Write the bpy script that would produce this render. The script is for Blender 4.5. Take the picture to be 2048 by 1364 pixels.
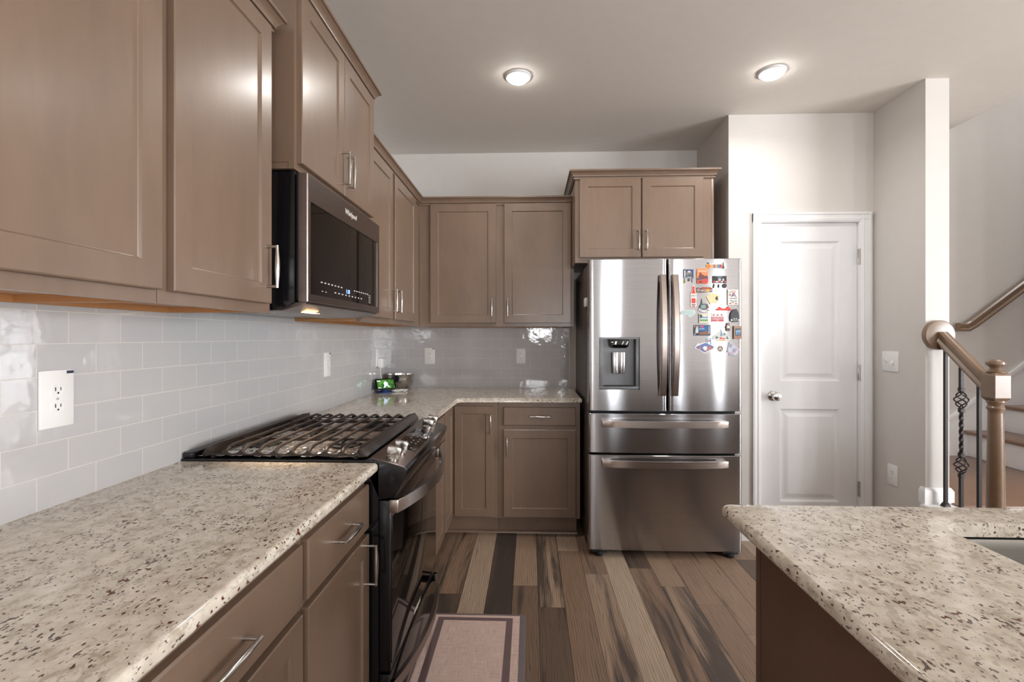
import bpy, bmesh, math, random
from mathutils import Vector, Matrix
random.seed(7)
for o in list(bpy.data.objects):
    bpy.data.objects.remove(o)
SC = bpy.context.scene
COL = SC.collection
PI = math.pi

# ------------------------------------------------------------------ camera, world, light, exposure
CAM = Vector((1.142, -3.88, 1.318))
cam = bpy.data.cameras.new('camera')
cam.sensor_width = 36.0
cam.lens = 977.0 / 2048 * 36
cam.shift_y = -8.4 / 2048
cam.clip_start = 0.02
camo = bpy.data.objects.new('camera', cam)
COL.objects.link(camo)
camo.location = CAM
camo.rotation_euler = (PI / 2, 0, 0.0368)
SC.camera = camo

world = bpy.data.worlds.new('world')
SC.world = world
world.use_nodes = True
world.node_tree.nodes['Background'].inputs[0].default_value = (0.75, 0.86, 1.0, 1)
world.node_tree.nodes['Background'].inputs[1].default_value = 1.0

vs = SC.view_settings
vs.view_transform = 'Standard'
vs.look = 'None'
vs.gamma = 1.0
vs.use_curve_mapping = False
vs.exposure = 0.24
SC.cycles.use_denoising = True
SC.cycles.max_bounces = 8
SC.cycles.diffuse_bounces = 5
SC.cycles.glossy_bounces = 5
SC.cycles.sample_clamp_indirect = 6.0
SC.cycles.caustics_reflective = False


def area(name, loc, rot, sx, sy, energy, color=(1, 1, 1), shape='RECTANGLE', spread=PI):
    l = bpy.data.lights.new(name, 'AREA')
    l.shape = shape
    l.size = sx
    if shape in ('RECTANGLE', 'ELLIPSE'):
        l.size_y = sy
    l.energy = energy
    l.color = color
    l.spread = spread
    o = bpy.data.objects.new(name, l)
    COL.objects.link(o)
    o.location = loc
    o.rotation_euler = rot
    return o


DAY = (0.97, 0.985, 1.0)
# daylight through the openings behind the camera (rear wall Y=-7.3), then added fill lamps
REAR = [(2.0, 2.52), (3.92, 4.22), (5.05, 5.42)]      # tall narrow windows in the rear wall
for q0, q1 in REAR:
    area('daylight_rear', ((q0 + q1) / 2, -7.36, 1.2), (PI / 2, 0, 0), q1 - q0 - .06, 1.84, 92 * (q1 - q0), DAY)
area('daylight_small', (1.375, -7.36, 1.5), (PI / 2, 0, 0), .5, .46, 16, DAY)
area('fill_side', (7.06, -4.5, 1.35), (PI / 2, 0, PI / 2), 2.56, 1.86, 330, DAY)  # unseen side fill, added to brighten the cabinet fronts and left tile
area('fill_stairwell', (5.6, -0.45, 5.2), (0, 0, 0), 1.6, 0.8, 40, DAY)  # unseen lamp added to light the stairwell; no opening there

FL = -0.02      # floor level
CE = 2.78       # ceiling level


# ------------------------------------------------------------------ materials
def lin(c):
    return tuple(((x / 255) / 12.92 if x / 255 <= 0.04045 else ((x / 255 + 0.055) / 1.055) ** 2.4) for x in c)


MATS = {}


class NT:
    def __init__(s, name):
        s.m = bpy.data.materials.new(name)
        s.m.use_nodes = True
        s.t = s.m.node_tree
        s.p = s.t.nodes['Principled BSDF']
        MATS[name] = s.m

    def n(s, typ, **kw):
        nd = s.t.nodes.new(typ)
        for k, v in kw.items():
            if k.startswith('i_'):
                key = k[2:]
                nd.inputs[int(key) if key.isdigit() else key.replace('_', ' ')].default_value = v
            else:
                setattr(nd, k, v)
        return nd

    def l(s, a, b):
        s.t.links.new(a, b)

    def set(s, **kw):
        for k, v in kw.items():
            s.p.inputs[k.replace('_', ' ')].default_value = v

    def coords(s, scale=(1, 1, 1), loc=(0, 0, 0), kind='Object'):
        tc = s.n('ShaderNodeTexCoord')
        mp = s.n('ShaderNodeMapping')
        mp.inputs['Scale'].default_value = scale
        mp.inputs['Location'].default_value = loc
        s.l(tc.outputs[kind], mp.inputs[0])
        return mp.outputs[0]

    def noise(s, vec, scale=5, detail=3, rough=.5, dist=0):
        nd = s.n('ShaderNodeTexNoise')
        nd.inputs['Scale'].default_value = scale
        nd.inputs['Detail'].default_value = detail
        nd.inputs['Roughness'].default_value = rough
        nd.inputs['Distortion'].default_value = dist
        s.l(vec, nd.inputs['Vector'])
        return nd.outputs['Fac']

    def ramp(s, fac, stops, interp='LINEAR'):
        nd = s.n('ShaderNodeValToRGB')
        nd.color_ramp.interpolation = interp
        cr = nd.color_ramp
        while len(cr.elements) < len(stops):
            cr.elements.new(0.5)
        for e, (p, c) in zip(cr.elements, stops):
            e.position = p
            e.color = (*c, 1) if len(c) == 3 else c
        s.l(fac, nd.inputs[0])
        return nd.outputs[0]

    def mix(s, fac, a, b, mode='MIX'):
        nd = s.n('ShaderNodeMix', data_type='RGBA', blend_type=mode)
        for sock, v in ((nd.inputs[0], fac), (nd.inputs[6], a), (nd.inputs[7], b)):
            if hasattr(v, 'is_linked') or isinstance(v, bpy.types.NodeSocket):
                s.l(v, sock)
            elif isinstance(v, (int, float)):
                sock.default_value = v
            else:
                sock.default_value = (*v, 1) if len(v) == 3 else v
        return nd.outputs[2]

    def math(s, op, a, b=0.0, c=None):
        nd = s.n('ShaderNodeMath', operation=op)
        for sock, v in zip(nd.inputs, (a, b, c)):
            if v is None:
                continue
            if isinstance(v, bpy.types.NodeSocket):
                s.l(v, sock)
            else:
                sock.default_value = v
        return nd.outputs[0]

    def bump(s, h, strength=.2, dist=.01):
        nd = s.n('ShaderNodeBump')
        nd.inputs['Strength'].default_value = strength
        nd.inputs['Distance'].default_value = dist
        s.l(h, nd.inputs['Height'])
        s.l(nd.outputs[0], s.p.inputs['Normal'])

    def col(s, sock):
        s.l(sock, s.p.inputs['Base Color'])


def plain(name, rgb, rough=.5, metal=0.0, coat=0.0, spec=.5, var=0.04):
    m = NT(name)
    c = lin(rgb)
    m.set(Roughness=rough, Metallic=metal, Coat_Weight=coat, Specular_IOR_Level=spec)
    if var:
        f = m.noise(m.coords(), 14, 2)
        m.col(m.ramp(f, [(.3, tuple(x * (1 - var) for x in c)), (.7, tuple(x * (1 + var) for x in c))]))
    else:
        m.set(Base_Color=(*c, 1))
    return m.m


def mat_wood(name, rgb, amt=.12, rough=.36, scale=(26, 26, 2.2), coat=.15):
    m = NT(name)
    c = Vector(lin(rgb))
    v = m.coords(scale)
    f1 = m.noise(v, 2.2, 5, .6, .5)
    f2 = m.noise(m.coords((3, 3, 1.4)), 1.6, 3, .5)
    f = m.math('ADD', m.math('MULTIPLY', f1, .38), m.math('MULTIPLY', f2, .62))
    m.col(m.ramp(f, [(.3, tuple(c * (1 - amt))), (.5, tuple(c)), (.72, tuple(c * (1 + amt)))]))
    m.set(Roughness=rough, Coat_Weight=coat, Coat_Roughness=.22)
    m.bump(f1, .04, .002)
    return m.m


def mat_granite():
    m = NT('granite')
    v = m.coords((1, 1, 1))
    base = m.noise(v, 30, 4, .6)
    c0 = m.ramp(base, [(.3, lin((188, 177, 161))), (.5, lin((210, 201, 187))), (.7, lin((225, 218, 207)))])
    grey = m.noise(m.coords((1, .6, 1)), 85, 3, .6)
    zone = m.noise(v, 12, 3, .6)
    gsel = m.math('ADD', grey, m.math('MULTIPLY', m.math('SUBTRACT', zone, .5), .30))
    g = m.ramp(gsel, [(.53, (0, 0, 0)), (.62, (1, 1, 1))])
    c1 = m.mix(m.math('MULTIPLY', g, .45), c0, lin((140, 124, 105)))
    dark = m.noise(m.coords((1.15, .65, 1.15), (3.1, 1.7, .4)), 150, 2, .5)
    dsel = m.math('ADD', dark, m.math('MULTIPLY', m.math('SUBTRACT', m.noise(m.coords((1, 1, 1), (5, 2, 1)), 20, 3, .6), .5), .5))
    d = m.ramp(dsel, [(.635, (0, 0, 0)), (.67, (1, 1, 1))])
    c2 = m.mix(m.math('MULTIPLY', d, .92), c1, lin((70, 55, 46)))
    red = m.noise(m.coords((1, .75, 1), (9.3, 4.4, 2)), 105, 1, .4)
    rz = m.noise(m.coords((1, 1, 1), (1, 8, 3)), 6, 2, .5)
    rsel = m.math('ADD', red, m.math('MULTIPLY', m.math('SUBTRACT', rz, .5), .5))
    r = m.ramp(rsel, [(.70, (0, 0, 0)), (.73, (1, 1, 1))])
    c3 = m.mix(r, c2, lin((96, 55, 40)))
    m.col(c3)
    m.set(Roughness=.09, Specular_IOR_Level=.5)
    return m.m


def mat_tile(name, axis, off):
    m = NT(name)
    tc = m.n('ShaderNodeTexCoord')
    sx = m.n('ShaderNodeSeparateXYZ')
    m.l(tc.outputs['Object'], sx.inputs[0])
    u = m.math('ADD', sx.outputs[axis], off)
    w = m.math('SUBTRACT', sx.outputs['Z'], .914)
    cx = m.n('ShaderNodeCombineXYZ')
    m.l(u, cx.inputs[0])
    m.l(w, cx.inputs[1])
    b = m.n('ShaderNodeTexBrick')
    b.offset = .5
    b.inputs['Scale'].default_value = 1
    b.inputs['Brick Width'].default_value = .154
    b.inputs['Row Height'].default_value = .0775
    b.inputs['Mortar Size'].default_value = .0011
    b.inputs['Mortar Smooth'].default_value = .3
    b.inputs['Color1'].default_value = (*lin((188, 188, 190)), 1)
    b.inputs['Color2'].default_value = (*lin((192, 191, 192)), 1)
    b.inputs['Mortar'].default_value = (*lin((214, 211, 205)), 1)
    m.l(cx.outputs[0], b.inputs['Vector'])
    m.col(b.outputs['Color'])
    m.set(Roughness=.06, Specular_IOR_Level=.55)
    rr = m.math('MULTIPLY_ADD', b.outputs['Fac'], .5, .06)
    m.l(rr, m.p.inputs['Roughness'])
    wav = m.noise(tc.outputs['Object'], 17, 2, .5)
    h = m.math('MULTIPLY_ADD', b.outputs['Fac'], -.55, m.math('MULTIPLY', wav, .9))
    m.bump(h, .22, .004)
    return m.m


def mat_floor():
    m = NT('plank_floor')
    at = m.n('ShaderNodeAttribute', attribute_name='plank')
    sp = m.n('ShaderNodeSeparateColor')
    m.l(at.outputs['Color'], sp.inputs[0])
    tone, streak, seed = sp.outputs
    tc = m.n('ShaderNodeTexCoord')
    off = m.n('ShaderNodeCombineXYZ')
    m.l(m.math('MULTIPLY', seed, 37.0), off.inputs[0])
    m.l(m.math('MULTIPLY', seed, 91.0), off.inputs[1])
    m.l(m.math('MULTIPLY', seed, 53.0), off.inputs[2])
    ad = m.n('ShaderNodeVectorMath', operation='ADD')
    m.l(tc.outputs['Object'], ad.inputs[0])
    m.l(off.outputs[0], ad.inputs[1])

    def sc(s):
        mp = m.n('ShaderNodeMapping')
        mp.inputs['Scale'].default_value = s
        m.l(ad.outputs[0], mp.inputs[0])
        return mp.outputs[0]
    base = m.ramp(tone, [(0, lin((78, 67, 61))), (.25, lin((108, 90, 77))), (.5, lin((150, 124, 103))), (.75, lin((172, 148, 127))), (1, lin((190, 170, 150)))])
    # charcoal weathering running along the boards
    st = m.noise(sc((12, .9, 1)), 1.0, 4, .6, .3)
    sel = m.math('ADD', st, m.math('MULTIPLY_ADD', streak, .42, -.25))
    sm = m.ramp(sel, [(.46, (0, 0, 0)), (.58, (1, 1, 1))])
    c1 = m.mix(m.math('MULTIPLY', sm, .88), base, lin((66, 58, 55)))
    # cathedral grain
    wv = m.n('ShaderNodeTexWave', wave_type='BANDS', bands_direction='X')
    wv.inputs['Scale'].default_value = 3.2
    wv.inputs['Distortion'].default_value = 9.0
    wv.inputs['Detail'].default_value = 2.5
    wv.inputs['Detail Scale'].default_value = .9
    m.l(sc((9, 1.0, 1)), wv.inputs['Vector'])
    g = m.ramp(wv.outputs['Fac'], [(.0, (1, 1, 1)), (.16, (0, 0, 0))])
    fine = m.noise(sc((110, 6, 1)), 1.0, 3, .6)
    c2 = m.mix(m.math('MULTIPLY', g, .6), c1, lin((58, 46, 40)))
    c3 = m.mix(m.math('MULTIPLY', m.math('SUBTRACT', .62, fine), .55), c2, lin((48, 38, 32)))
    m.col(c3)
    m.set(Roughness=.42, Specular_IOR_Level=.4)
    m.bump(m.math('ADD', fine, m.math('MULTIPLY', wv.outputs['Fac'], .4)), .10, .002)
    return m.m


def mat_steel(name, rgb, rough=.24, aniso=.75, var=.05):
    m = NT(name)
    c = Vector(lin(rgb))
    f = m.noise(m.coords((3, 3, 260)), 1.0, 2, .5)
    m.col(m.ramp(f, [(.3, tuple(c * (1 - var))), (.7, tuple(c * (1 + var)))]))
    m.set(Metallic=1.0, Roughness=rough, Anisotropic=aniso, Anisotropic_Rotation=.25)
    tg = m.n('ShaderNodeTangent', direction_type='RADIAL', axis='Z')
    m.l(tg.outputs[0], m.p.inputs['Tangent'])
    wob = m.noise(m.coords((5, 5, 1.1)), 1.0, 1, .4)
    m.bump(wob, .12, .02)
    return m.m


def emis(name, rgb, strength):
    m = NT(name)
    m.set(Base_Color=(*rgb, 1), Emission_Color=(*rgb, 1), Emission_Strength=strength)
    return m.m


def mat_weave():
    m = NT('mat_weave')
    tc = m.n('ShaderNodeTexCoord')
    a = m.noise(m.coords((420, 14, 1)), 1, 2, .6)
    b = m.noise(m.coords((14, 420, 1)), 1, 2, .6)
    f = m.math('MULTIPLY', m.math('ADD', a, b), .5)
    m.col(m.ramp(f, [(.34, lin((176, 150, 141))), (.5, lin((214, 187, 177))), (.66, lin((228, 206, 197)))]))
    m.set(Roughness=.6)
    return m.m


def mat_foil():
    m = NT('foil')
    m.set(Base_Color=(.95, .94, .92, 1), Metallic=1.0, Roughness=.22)
    v = m.n('ShaderNodeTexVoronoi')
    v.inputs['Scale'].default_value = 55
    m.l(m.coords(), v.inputs['Vector'])
    h = m.math('ADD', v.outputs['Distance'], m.noise(m.coords(), 40, 3, .6))
    m.bump(h, .45, .01)
    return m.m


CAB = mat_wood('cabinet_wood', (121, 100, 84), .14, .33, (11, 11, 2.6), .3)
CABU = mat_wood('maple_underside', (178, 128, 82), .08, .5, coat=0)
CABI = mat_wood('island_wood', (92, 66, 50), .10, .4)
RAILW = mat_wood('rail_wood', (120, 97, 77), .14, .3, (20, 4, 20), coat=.3)
TREADW = mat_wood('tread_wood', (128, 99, 80), .12, .35, (2.5, 20, 20), coat=.2)
GRAN = mat_granite()
TILEL = mat_tile('tile_left', 'Y', -.0525)
TILEB = mat_tile('tile_back', 'X', -.141)
FLOORM = mat_floor()
WALLM = plain('wall_paint', (212, 208, 204), .62, var=.012)
CEILM = plain('ceiling_paint', (224, 219, 213), .75, var=.012)
TRIMM = plain('trim_paint', (236, 236, 237), .35, var=.01)
DOORM = plain('door_paint', (233, 234, 236), .38, var=.01)
STEEL = mat_steel('fridge_steel', (178, 178, 181), .16, 1.0)
STEELS = mat_steel('sink_steel', (168, 164, 156), .3, .3)
BSTEEL = mat_steel('black_stainless', (140, 129, 125), .33, .5)
HSTEEL = mat_steel('handle_steel', (188, 177, 170), .26, .3)
CHROME = plain('nickel', (196, 194, 190), .17, 1.0, var=.02)
BLACKG = plain('black_gloss', (8, 8, 10), .06, 0, spec=.6, var=0)
BLACKE = plain('black_enamel', (14, 14, 17), .16, 0, var=.05)
BLACKM = plain('black_matte', (18, 17, 17), .55, 0, var=.05)
DGREY = plain('fridge_side', (84, 78, 76), .38, .35, var=.03)
MGREY = plain('dispenser_grey', (104, 106, 110), .3, 0, var=.03)
IRON = plain('cast_iron', (58, 50, 46), .38, .35, var=.1)
IRONB = plain('baluster_iron', (40, 33, 34), .45, .3, var=.08)
PLATE = plain('outlet_plastic', (238, 238, 238), .35, var=0)
SLOT = plain('slot_dark', (46, 44, 44), .6, var=0)
FOIL = mat_foil()
WEAVE = mat_weave()
MATB = plain('mat_border', (112, 92, 92), .6)
MATE = plain('mat_edge', (118, 108, 110), .5)
NAVY = plain('navy_fabric', (30, 62, 112), .8, var=.1)
GLASSD = plain('oven_glass', (12, 9, 8), .03, 0, spec=.35, var=0)
PAL = {}


def pc(*rgb):
    if rgb not in PAL:
        PAL[rgb] = plain('print_%d_%d_%d' % rgb, rgb, .4, var=.05)
    return PAL[rgb]


# ------------------------------------------------------------------ mesh builder
def frame(o, u, n, w=(0, 0, 1)):
    M = Matrix.Identity(4)
    for i, c in enumerate((u, n, w)):
        for j in range(3):
            M[j][i] = c[j]
    for j in range(3):
        M[j][3] = o[j]
    return M


def FX(x, y, z):        # front facing +X: local x runs to -Y (right-hand side when one looks at it)
    return frame((x, y, z), (0, 1, 0), (1, 0, 0))


def FY(x, y, z):        # front facing -Y: local x runs to +X
    return frame((x, y, z), (1, 0, 0), (0, -1, 0))


LOC = {}


class MB:
    def __init__(s, M=None):
        s.bm = bmesh.new()
        s.M = M or Matrix.Identity(4)
        s.flat = False

    def v(s, p):
        return s.bm.verts.new(s.M @ Vector(p))

    def f(s, vs_):
        try:
            return s.bm.faces.new(vs_)
        except ValueError:
            return None

    def poly(s, pts):
        return s.f([s.v(p) for p in pts])

    def hexa(s, p, bev=0, seg=2):
        v = [s.v(q) for q in p]
        fs = [s.f([v[i] for i in q]) for q in ((0, 3, 2, 1), (4, 5, 6, 7), (0, 1, 5, 4), (1, 2, 6, 5), (2, 3, 7, 6), (3, 0, 4, 7))]
        if bev:
            es = {e for f in fs for e in f.edges}
            bmesh.ops.bevel(s.bm, geom=list(es), offset=bev, segments=seg, affect='EDGES', profile=.5)
        return s

    def box(s, x0, x1, y0, y1, z0, z1, bev=0, seg=2):
        return s.hexa([(x0, y0, z0), (x1, y0, z0), (x1, y1, z0), (x0, y1, z0), (x0, y0, z1), (x1, y0, z1), (x1, y1, z1), (x0, y1, z1)], bev, seg)

    def prism(s, pts, a, b, axis='z', bev=0, seg=2, only=None):
        """polygon pts extruded from a to b; axis tells which coordinate is a..b"""
        def P(q, t):
            return {'z': (q[0], q[1], t), 'y': (q[0], t, q[1]), 'x': (t, q[0], q[1])}[axis]
        A = [s.v(P(q, a)) for q in pts]
        B = [s.v(P(q, b)) for q in pts]
        fs = [s.f(A[::-1]), s.f(B)]
        n = len(pts)
        for i in range(n):
            fs.append(s.f([A[i], A[(i + 1) % n], B[(i + 1) % n], B[i]]))
        if bev:
            es = set()
            for f in fs[:2]:
                es |= set(f.edges)
            if only is not None:
                es = {e for e in es if only((e.verts[0].co + e.verts[1].co) / 2)}
            bmesh.ops.bevel(s.bm, geom=list(es), offset=bev, segments=seg, affect='EDGES', profile=.5)
        return s

    def tube(s, pts, r, n=10, sq=None, closed=False, cap=True):
        """round tube (r may be a list) or flat section sq=[(a,b)..] along pts; section axes: side, up"""
        P = [Vector(p) for p in pts]
        N = len(P)
        rs = r if isinstance(r, (list, tuple)) else [r] * N
        rings = []
        up = Vector((0, 0, 1))
        prev = None
        for i in range(N):
            if closed:
                t = (P[(i + 1) % N] - P[i - 1]).normalized()
            else:
                t = (P[min(i + 1, N - 1)] - P[max(i - 1, 0)]).normalized()
            if prev is None:
                ref = up if abs(t.dot(up)) < .95 else Vector((0, 1, 0))
                a = t.cross(ref).normalized()
            else:
                a = (prev - t * prev.dot(t)).normalized()
            prev = a
            b = a.cross(t).normalized()
            if sq:
                ring = [s.v(P[i] + a * q[0] * rs[i] + b * q[1] * rs[i]) for q in sq]
            else:
                ring = [s.v(P[i] + (a * math.cos(2 * PI * k / n) + b * math.sin(2 * PI * k / n)) * rs[i]) for k in range(n)]
            rings.append(ring)
        m = len(rings[0])
        for i in range(N if closed else N - 1):
            A, B = rings[i], rings[(i + 1) % N]
            for k in range(m):
                s.f([A[k], A[(k + 1) % m], B[(k + 1) % m], B[k]])
        if cap and not closed:
            s.f(rings[0][::-1])
            s.f(rings[-1])
        return s

    def lathe(s, prof, c=(0, 0, 0), n=24, axis='z', cap=True):
        rings = []
        for r, h in prof:
            ring = []
            for k in range(n):
                a, b = r * math.cos(2 * PI * k / n), r * math.sin(2 * PI * k / n)
                q = {'z': (a, b, h), 'y': (a, h, b), 'x': (h, a, b)}[axis]
                ring.append(s.v((c[0] + q[0], c[1] + q[1], c[2] + q[2])))
            rings.append(ring)
        for A, B in zip(rings, rings[1:]):
            for k in range(n):
                s.f([A[k], A[(k + 1) % n], B[(k + 1) % n], B[k]])
        if cap:
            s.f(rings[0][::-1])
            s.f(rings[-1])
        return s

    def sweep(s, prof, path, ends=None, side=1):
        """prof [(out,z)] along horizontal path [(x,y)], 'out' to the right-hand side of travel, mitred; ends: optional end directions"""
        N = len(path)
        rings = []
        for i in range(N):
            p = Vector(path[i])
            d0 = (Vector(path[i]) - Vector(path[i - 1])).normalized() if i else None
            d1 = (Vector(path[i + 1]) - Vector(path[i])).normalized() if i < N - 1 else None
            d0 = d0 or d1
            d1 = d1 or d0
            n0, n1 = Vector((d0.y, -d0.x)) * side, Vector((d1.y, -d1.x)) * side
            b = (n0 + n1)
            b = b / (1 + n0.dot(n1)) if b.length > 1e-6 else n0
            if ends and i in ends:
                b = Vector(ends[i])
            rings.append([s.v((p.x + b.x * o, p.y + b.y * o, z)) for o, z in prof])
        m = len(prof)
        for A, B in zip(rings, rings[1:]):
            for k in range(m):
                s.f([A[k], A[(k + 1) % m], B[(k + 1) % m], B[k]])
        s.f(rings[0][::-1])
        s.f(rings[-1])
        return s

    def build(s, name, mat, parent=None, angle=35, loc=None):
        bmesh.ops.recalc_face_normals(s.bm, faces=s.bm.faces)
        L = Vector(loc) if loc is not None else (LOC[parent.name] if parent else Vector((0, 0, 0)))
        for v in s.bm.verts:
            v.co -= L
        me = bpy.data.meshes.new(name)
        s.bm.to_mesh(me)
        s.bm.free()
        me.materials.append(mat)
        if angle and not s.flat:
            for p in me.polygons:
                p.use_smooth = True
            me.set_sharp_from_angle(angle=math.radians(angle))
        o = bpy.data.objects.new(name, me)
        COL.objects.link(o)
        if parent:
            o.parent = parent
        elif loc is not None:
            o.location = L
        LOC[o.name] = L
        return o


def tag(o, label, cat, group=None, kind=None):
    o['label'] = label
    o['category'] = cat
    if group:
        o['group'] = group
    if kind:
        o['kind'] = kind
    return o


def thing(name, label, cat, loc, group=None):
    o = bpy.data.objects.new(name, None)
    COL.objects.link(o)
    o.empty_display_size = .05
    o.location = loc
    LOC[o.name] = Vector(loc)
    return tag(o, label, cat, group)


def struct(name, mb, mat, parent=None, label=None, angle=35):
    o = mb.build(name, mat, parent, angle)
    if parent is None:
        o['kind'] = 'structure'
    if label:
        o['label'] = label
    return o


def text(s, size, M, mat, parent, name='lettering', depth=.0006, align='CENTER', shear=0, sx=1.0):
    cu = bpy.data.curves.new('glyphs', 'FONT')
    cu.body = s
    cu.size = size
    cu.align_x = align
    cu.align_y = 'CENTER'
    cu.shear = shear
    cu.resolution_u = 3
    cu.extrude = depth / 2
    to = bpy.data.objects.new('glyphs', cu)
    COL.objects.link(to)
    bpy.context.view_layer.update()
    me = bpy.data.meshes.new_from_object(to.evaluated_get(bpy.context.evaluated_depsgraph_get()))
    bpy.data.objects.remove(to)
    bpy.data.curves.remove(cu)
    L = LOC[parent.name]
    for v in me.vertices:
        v.co = M @ Vector((v.co.x * sx, v.co.z + depth / 2, v.co.y)) - L
    me.name = name
    me.materials.clear()
    me.materials.append(mat)
    o = bpy.data.objects.new(name, me)
    COL.objects.link(o)
    o.parent = parent
    LOC[o.name] = L
    return o


# ------------------------------------------------------------------ the room shell
WT = .12
mb = MB()
XB = [1.051 + .1325 * k for k in range(-9, 46)]
TONES = {-3: None}
bm = mb.bm
plank_layer = bm.loops.layers.float_color.new('plank')
# columns that can be told apart in the photograph: {column: [(y_end_from_back ..., tone, streak)]}
KNOWN = {
    -3: [(0.1, .50, .62), (-1.349, .12, .7), (-2.6, .5, .4)],
    -2: [(0.1, .86, .10), (-2.3, .45, .5)],
    -1: [(0.1, .06, .75), (-2.2, .5, .4)],
    0: [(0.1, .62, .35), (-1.254, .34, .25), (-2.7, .5, .6)],
    1: [(0.1, .74, .66), (-1.46, .25, .45), (-2.7, .6, .2)],
    2: [(0.1, .85, .15), (-.819, .45, .30), (-2.2, .4, .5)],
    3: [(0.1, .44, .35), (-1.109, .66, .58), (-2.4, .4, .4)],
    4: [(0.1, .95, .05), (-2.3, .5, .4)],
    5: [(0.1, .22, .62), (-1.032, .46, .52), (-2.3, .6, .3)],
    6: [(0.1, .60, .20), (-1.234, .66, .64), (-2.5, .4, .4)],
    7: [(0.1, .50, .58), (-1.408, .46, .35), (-2.6, .5, .4)],
    8: [(0.1, .52, .38), (-1.649, .60, .35), (-2.8, .4, .5)],
    9: [(0.1, .50, .35), (-2.1, .5, .4)],
    10: [(0.1, .55, .2), (-.90, .20, .4), (-2.0, .5, .4)],
}
for ci in range(len(XB) - 1):
    k = ci - 9
    x0, x1 = XB[ci] + .001, XB[ci + 1] - .001
    segs = []
    y = .12
    if k in KNOWN:
        L_ = KNOWN[k]
        for i, (ys, t, st) in enumerate(L_):
            ye = L_[i + 1][0] if i + 1 < len(L_) else -4.0
            segs.append((ys, ye, t, st))
        y = -4.0
    else:
        y = .12 - 0
        ye = y - random.uniform(.4, 1.3)
        segs.append((y, ye, random.choice([.2, .45, .5, .6, .85]), random.uniform(.1, .6)))
        y = ye
    while y > -7.3:
        ye = max(y - random.uniform(1.0, 1.35), -7.3)
        segs.append((y, ye, random.choice([.12, .4, .5, .5, .6, .85]), random.uniform(.1, .6)))
        y = ye
    for ys, ye, t, st in segs:
        fc = mb.poly([(x0, ye + .0006, FL), (x1, ye + .0006, FL), (x1, ys - .0006, FL), (x0, ys - .0006, FL)])
        c = (t, st, random.random(), 1)
        for lp in fc.loops:
            lp[plank_layer] = c
# dark joint bed just below the boards and the slab
struct('floor', mb, FLOORM, label='plank floor of mixed brown and charcoal boards', angle=0)
struct('floor_bed', MB().box(-.2, 7.1, -7.4, .2, FL - .2, FL - .0015), BLACKM)

struct('wall_left', MB().box(-WT, 0, -7.3, 0, FL, CE), WALLM)
struct('wall_back', MB().box(-WT, 3.38, 0, WT, FL, CE), WALLM)
mb = MB()
mb.box(2.45, 2.57, -.61, 0, FL, CE)                 # pantry side
mb.box(2.57, 2.650, -.61, -.50, FL, CE)             # left of the door
mb.box(3.294, 3.38, -.61, -.50, FL, CE)
mb.box(2.650, 3.294, -.61, -.50, 2.082, CE)
struct('wall_pantry', mb, WALLM)
struct('wall_right', MB().box(3.38, 3.51, -1.03, .1, FL, CE), WALLM)
mb = MB()
mb.box(3.38, 8.6, .1, .1 + WT, FL, 5.4)             # far wall of the stair hall
struct('wall_stair', mb, WALLM)
struct('wall_stair_front', MB().box(4.62, 8.6, -1.08, -.96, FL, CE), WALLM)
struct('wall_stair_upper', MB().box(3.98, 8.6, -1.20, -1.08, CE + .121, 5.4), WALLM)
struct('wall_stair_left', MB().box(3.98, 4.10, -1.08, .1, CE + .121, 5.4), WALLM)
struct('wall_stair_end', MB().box(8.6, 8.7, -1.08, .22, FL, 5.4), WALLM)
mb = MB()                                           # rear wall with the patio door and a window
y0, y1 = -7.42, -7.3
ed = [-WT, 1.1, 1.65] + [q for p in REAR for q in p] + [7.1]
for i in range(0, len(ed), 2):
    mb.box(ed[i], ed[i + 1], y0, y1, FL, CE)
mb.box(1.1, 1.65, y0, y1, FL, 1.25).box(1.1, 1.65, y0, y1, 1.75, CE)
for q0, q1 in REAR:
    mb.box(q0, q1, y0, y1, FL, .25).box(q0, q1, y0, y1, 2.15, CE)
struct('wall_rear', mb, WALLM)
mb = MB()
mb.box(7.0, 7.12, -7.3, -5.8, FL, CE).box(7.0, 7.12, -3.2, -1.0, FL, CE)
mb.box(7.0, 7.12, -5.8, -3.2, FL, .4).box(7.0, 7.12, -5.8, -3.2, 2.3, CE)
struct('wall_side', mb, WALLM)


def window_frame(name, M, w, h, mull, rails):
    b = MB(M)
    t = .05
    b.box(0, t, -.06, .02, 0, h).box(w - t, w, -.06, .02, 0, h).box(0, w, -.06, .02, 0, t).box(0, w, -.06, .02, h - t, h)
    for x in mull:
        b.box(x - t / 2, x + t / 2, -.05, .01, 0, h)
    for z in rails:
        b.box(0, w, -.05, .01, z - .02, z + .02)
    struct(name, b, TRIMM)


for k, (q0, q1) in enumerate(REAR):
    window_frame('window_%d' % (k + 4), frame((q0, -7.3, .25), (1, 0, 0), (0, 1, 0)), q1 - q0, 1.9, [], [.95])
window_frame('window_3', frame((1.1, -7.3, 1.25), (1, 0, 0), (0, 1, 0)), .55, .5, [], [])
window_frame('window_2', frame((7.0, -5.8, .4), (0, 1, 0), (-1, 0, 0)), 2.6, 1.9, [.87, 1.73], [.95])  # unseen window added in the right wall for the side fill

mb = MB()
mb.box(-WT, 4.10, -7.42, .22, CE, CE + .12)
mb.box(4.10, 8.7, -7.42, -1.08, CE, CE + .12)
struct('ceiling', mb, CEILM)
struct('ceiling_stairwell', MB().box(3.9, 8.7, -1.2, .22, 5.4, 5.5), CEILM)

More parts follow.
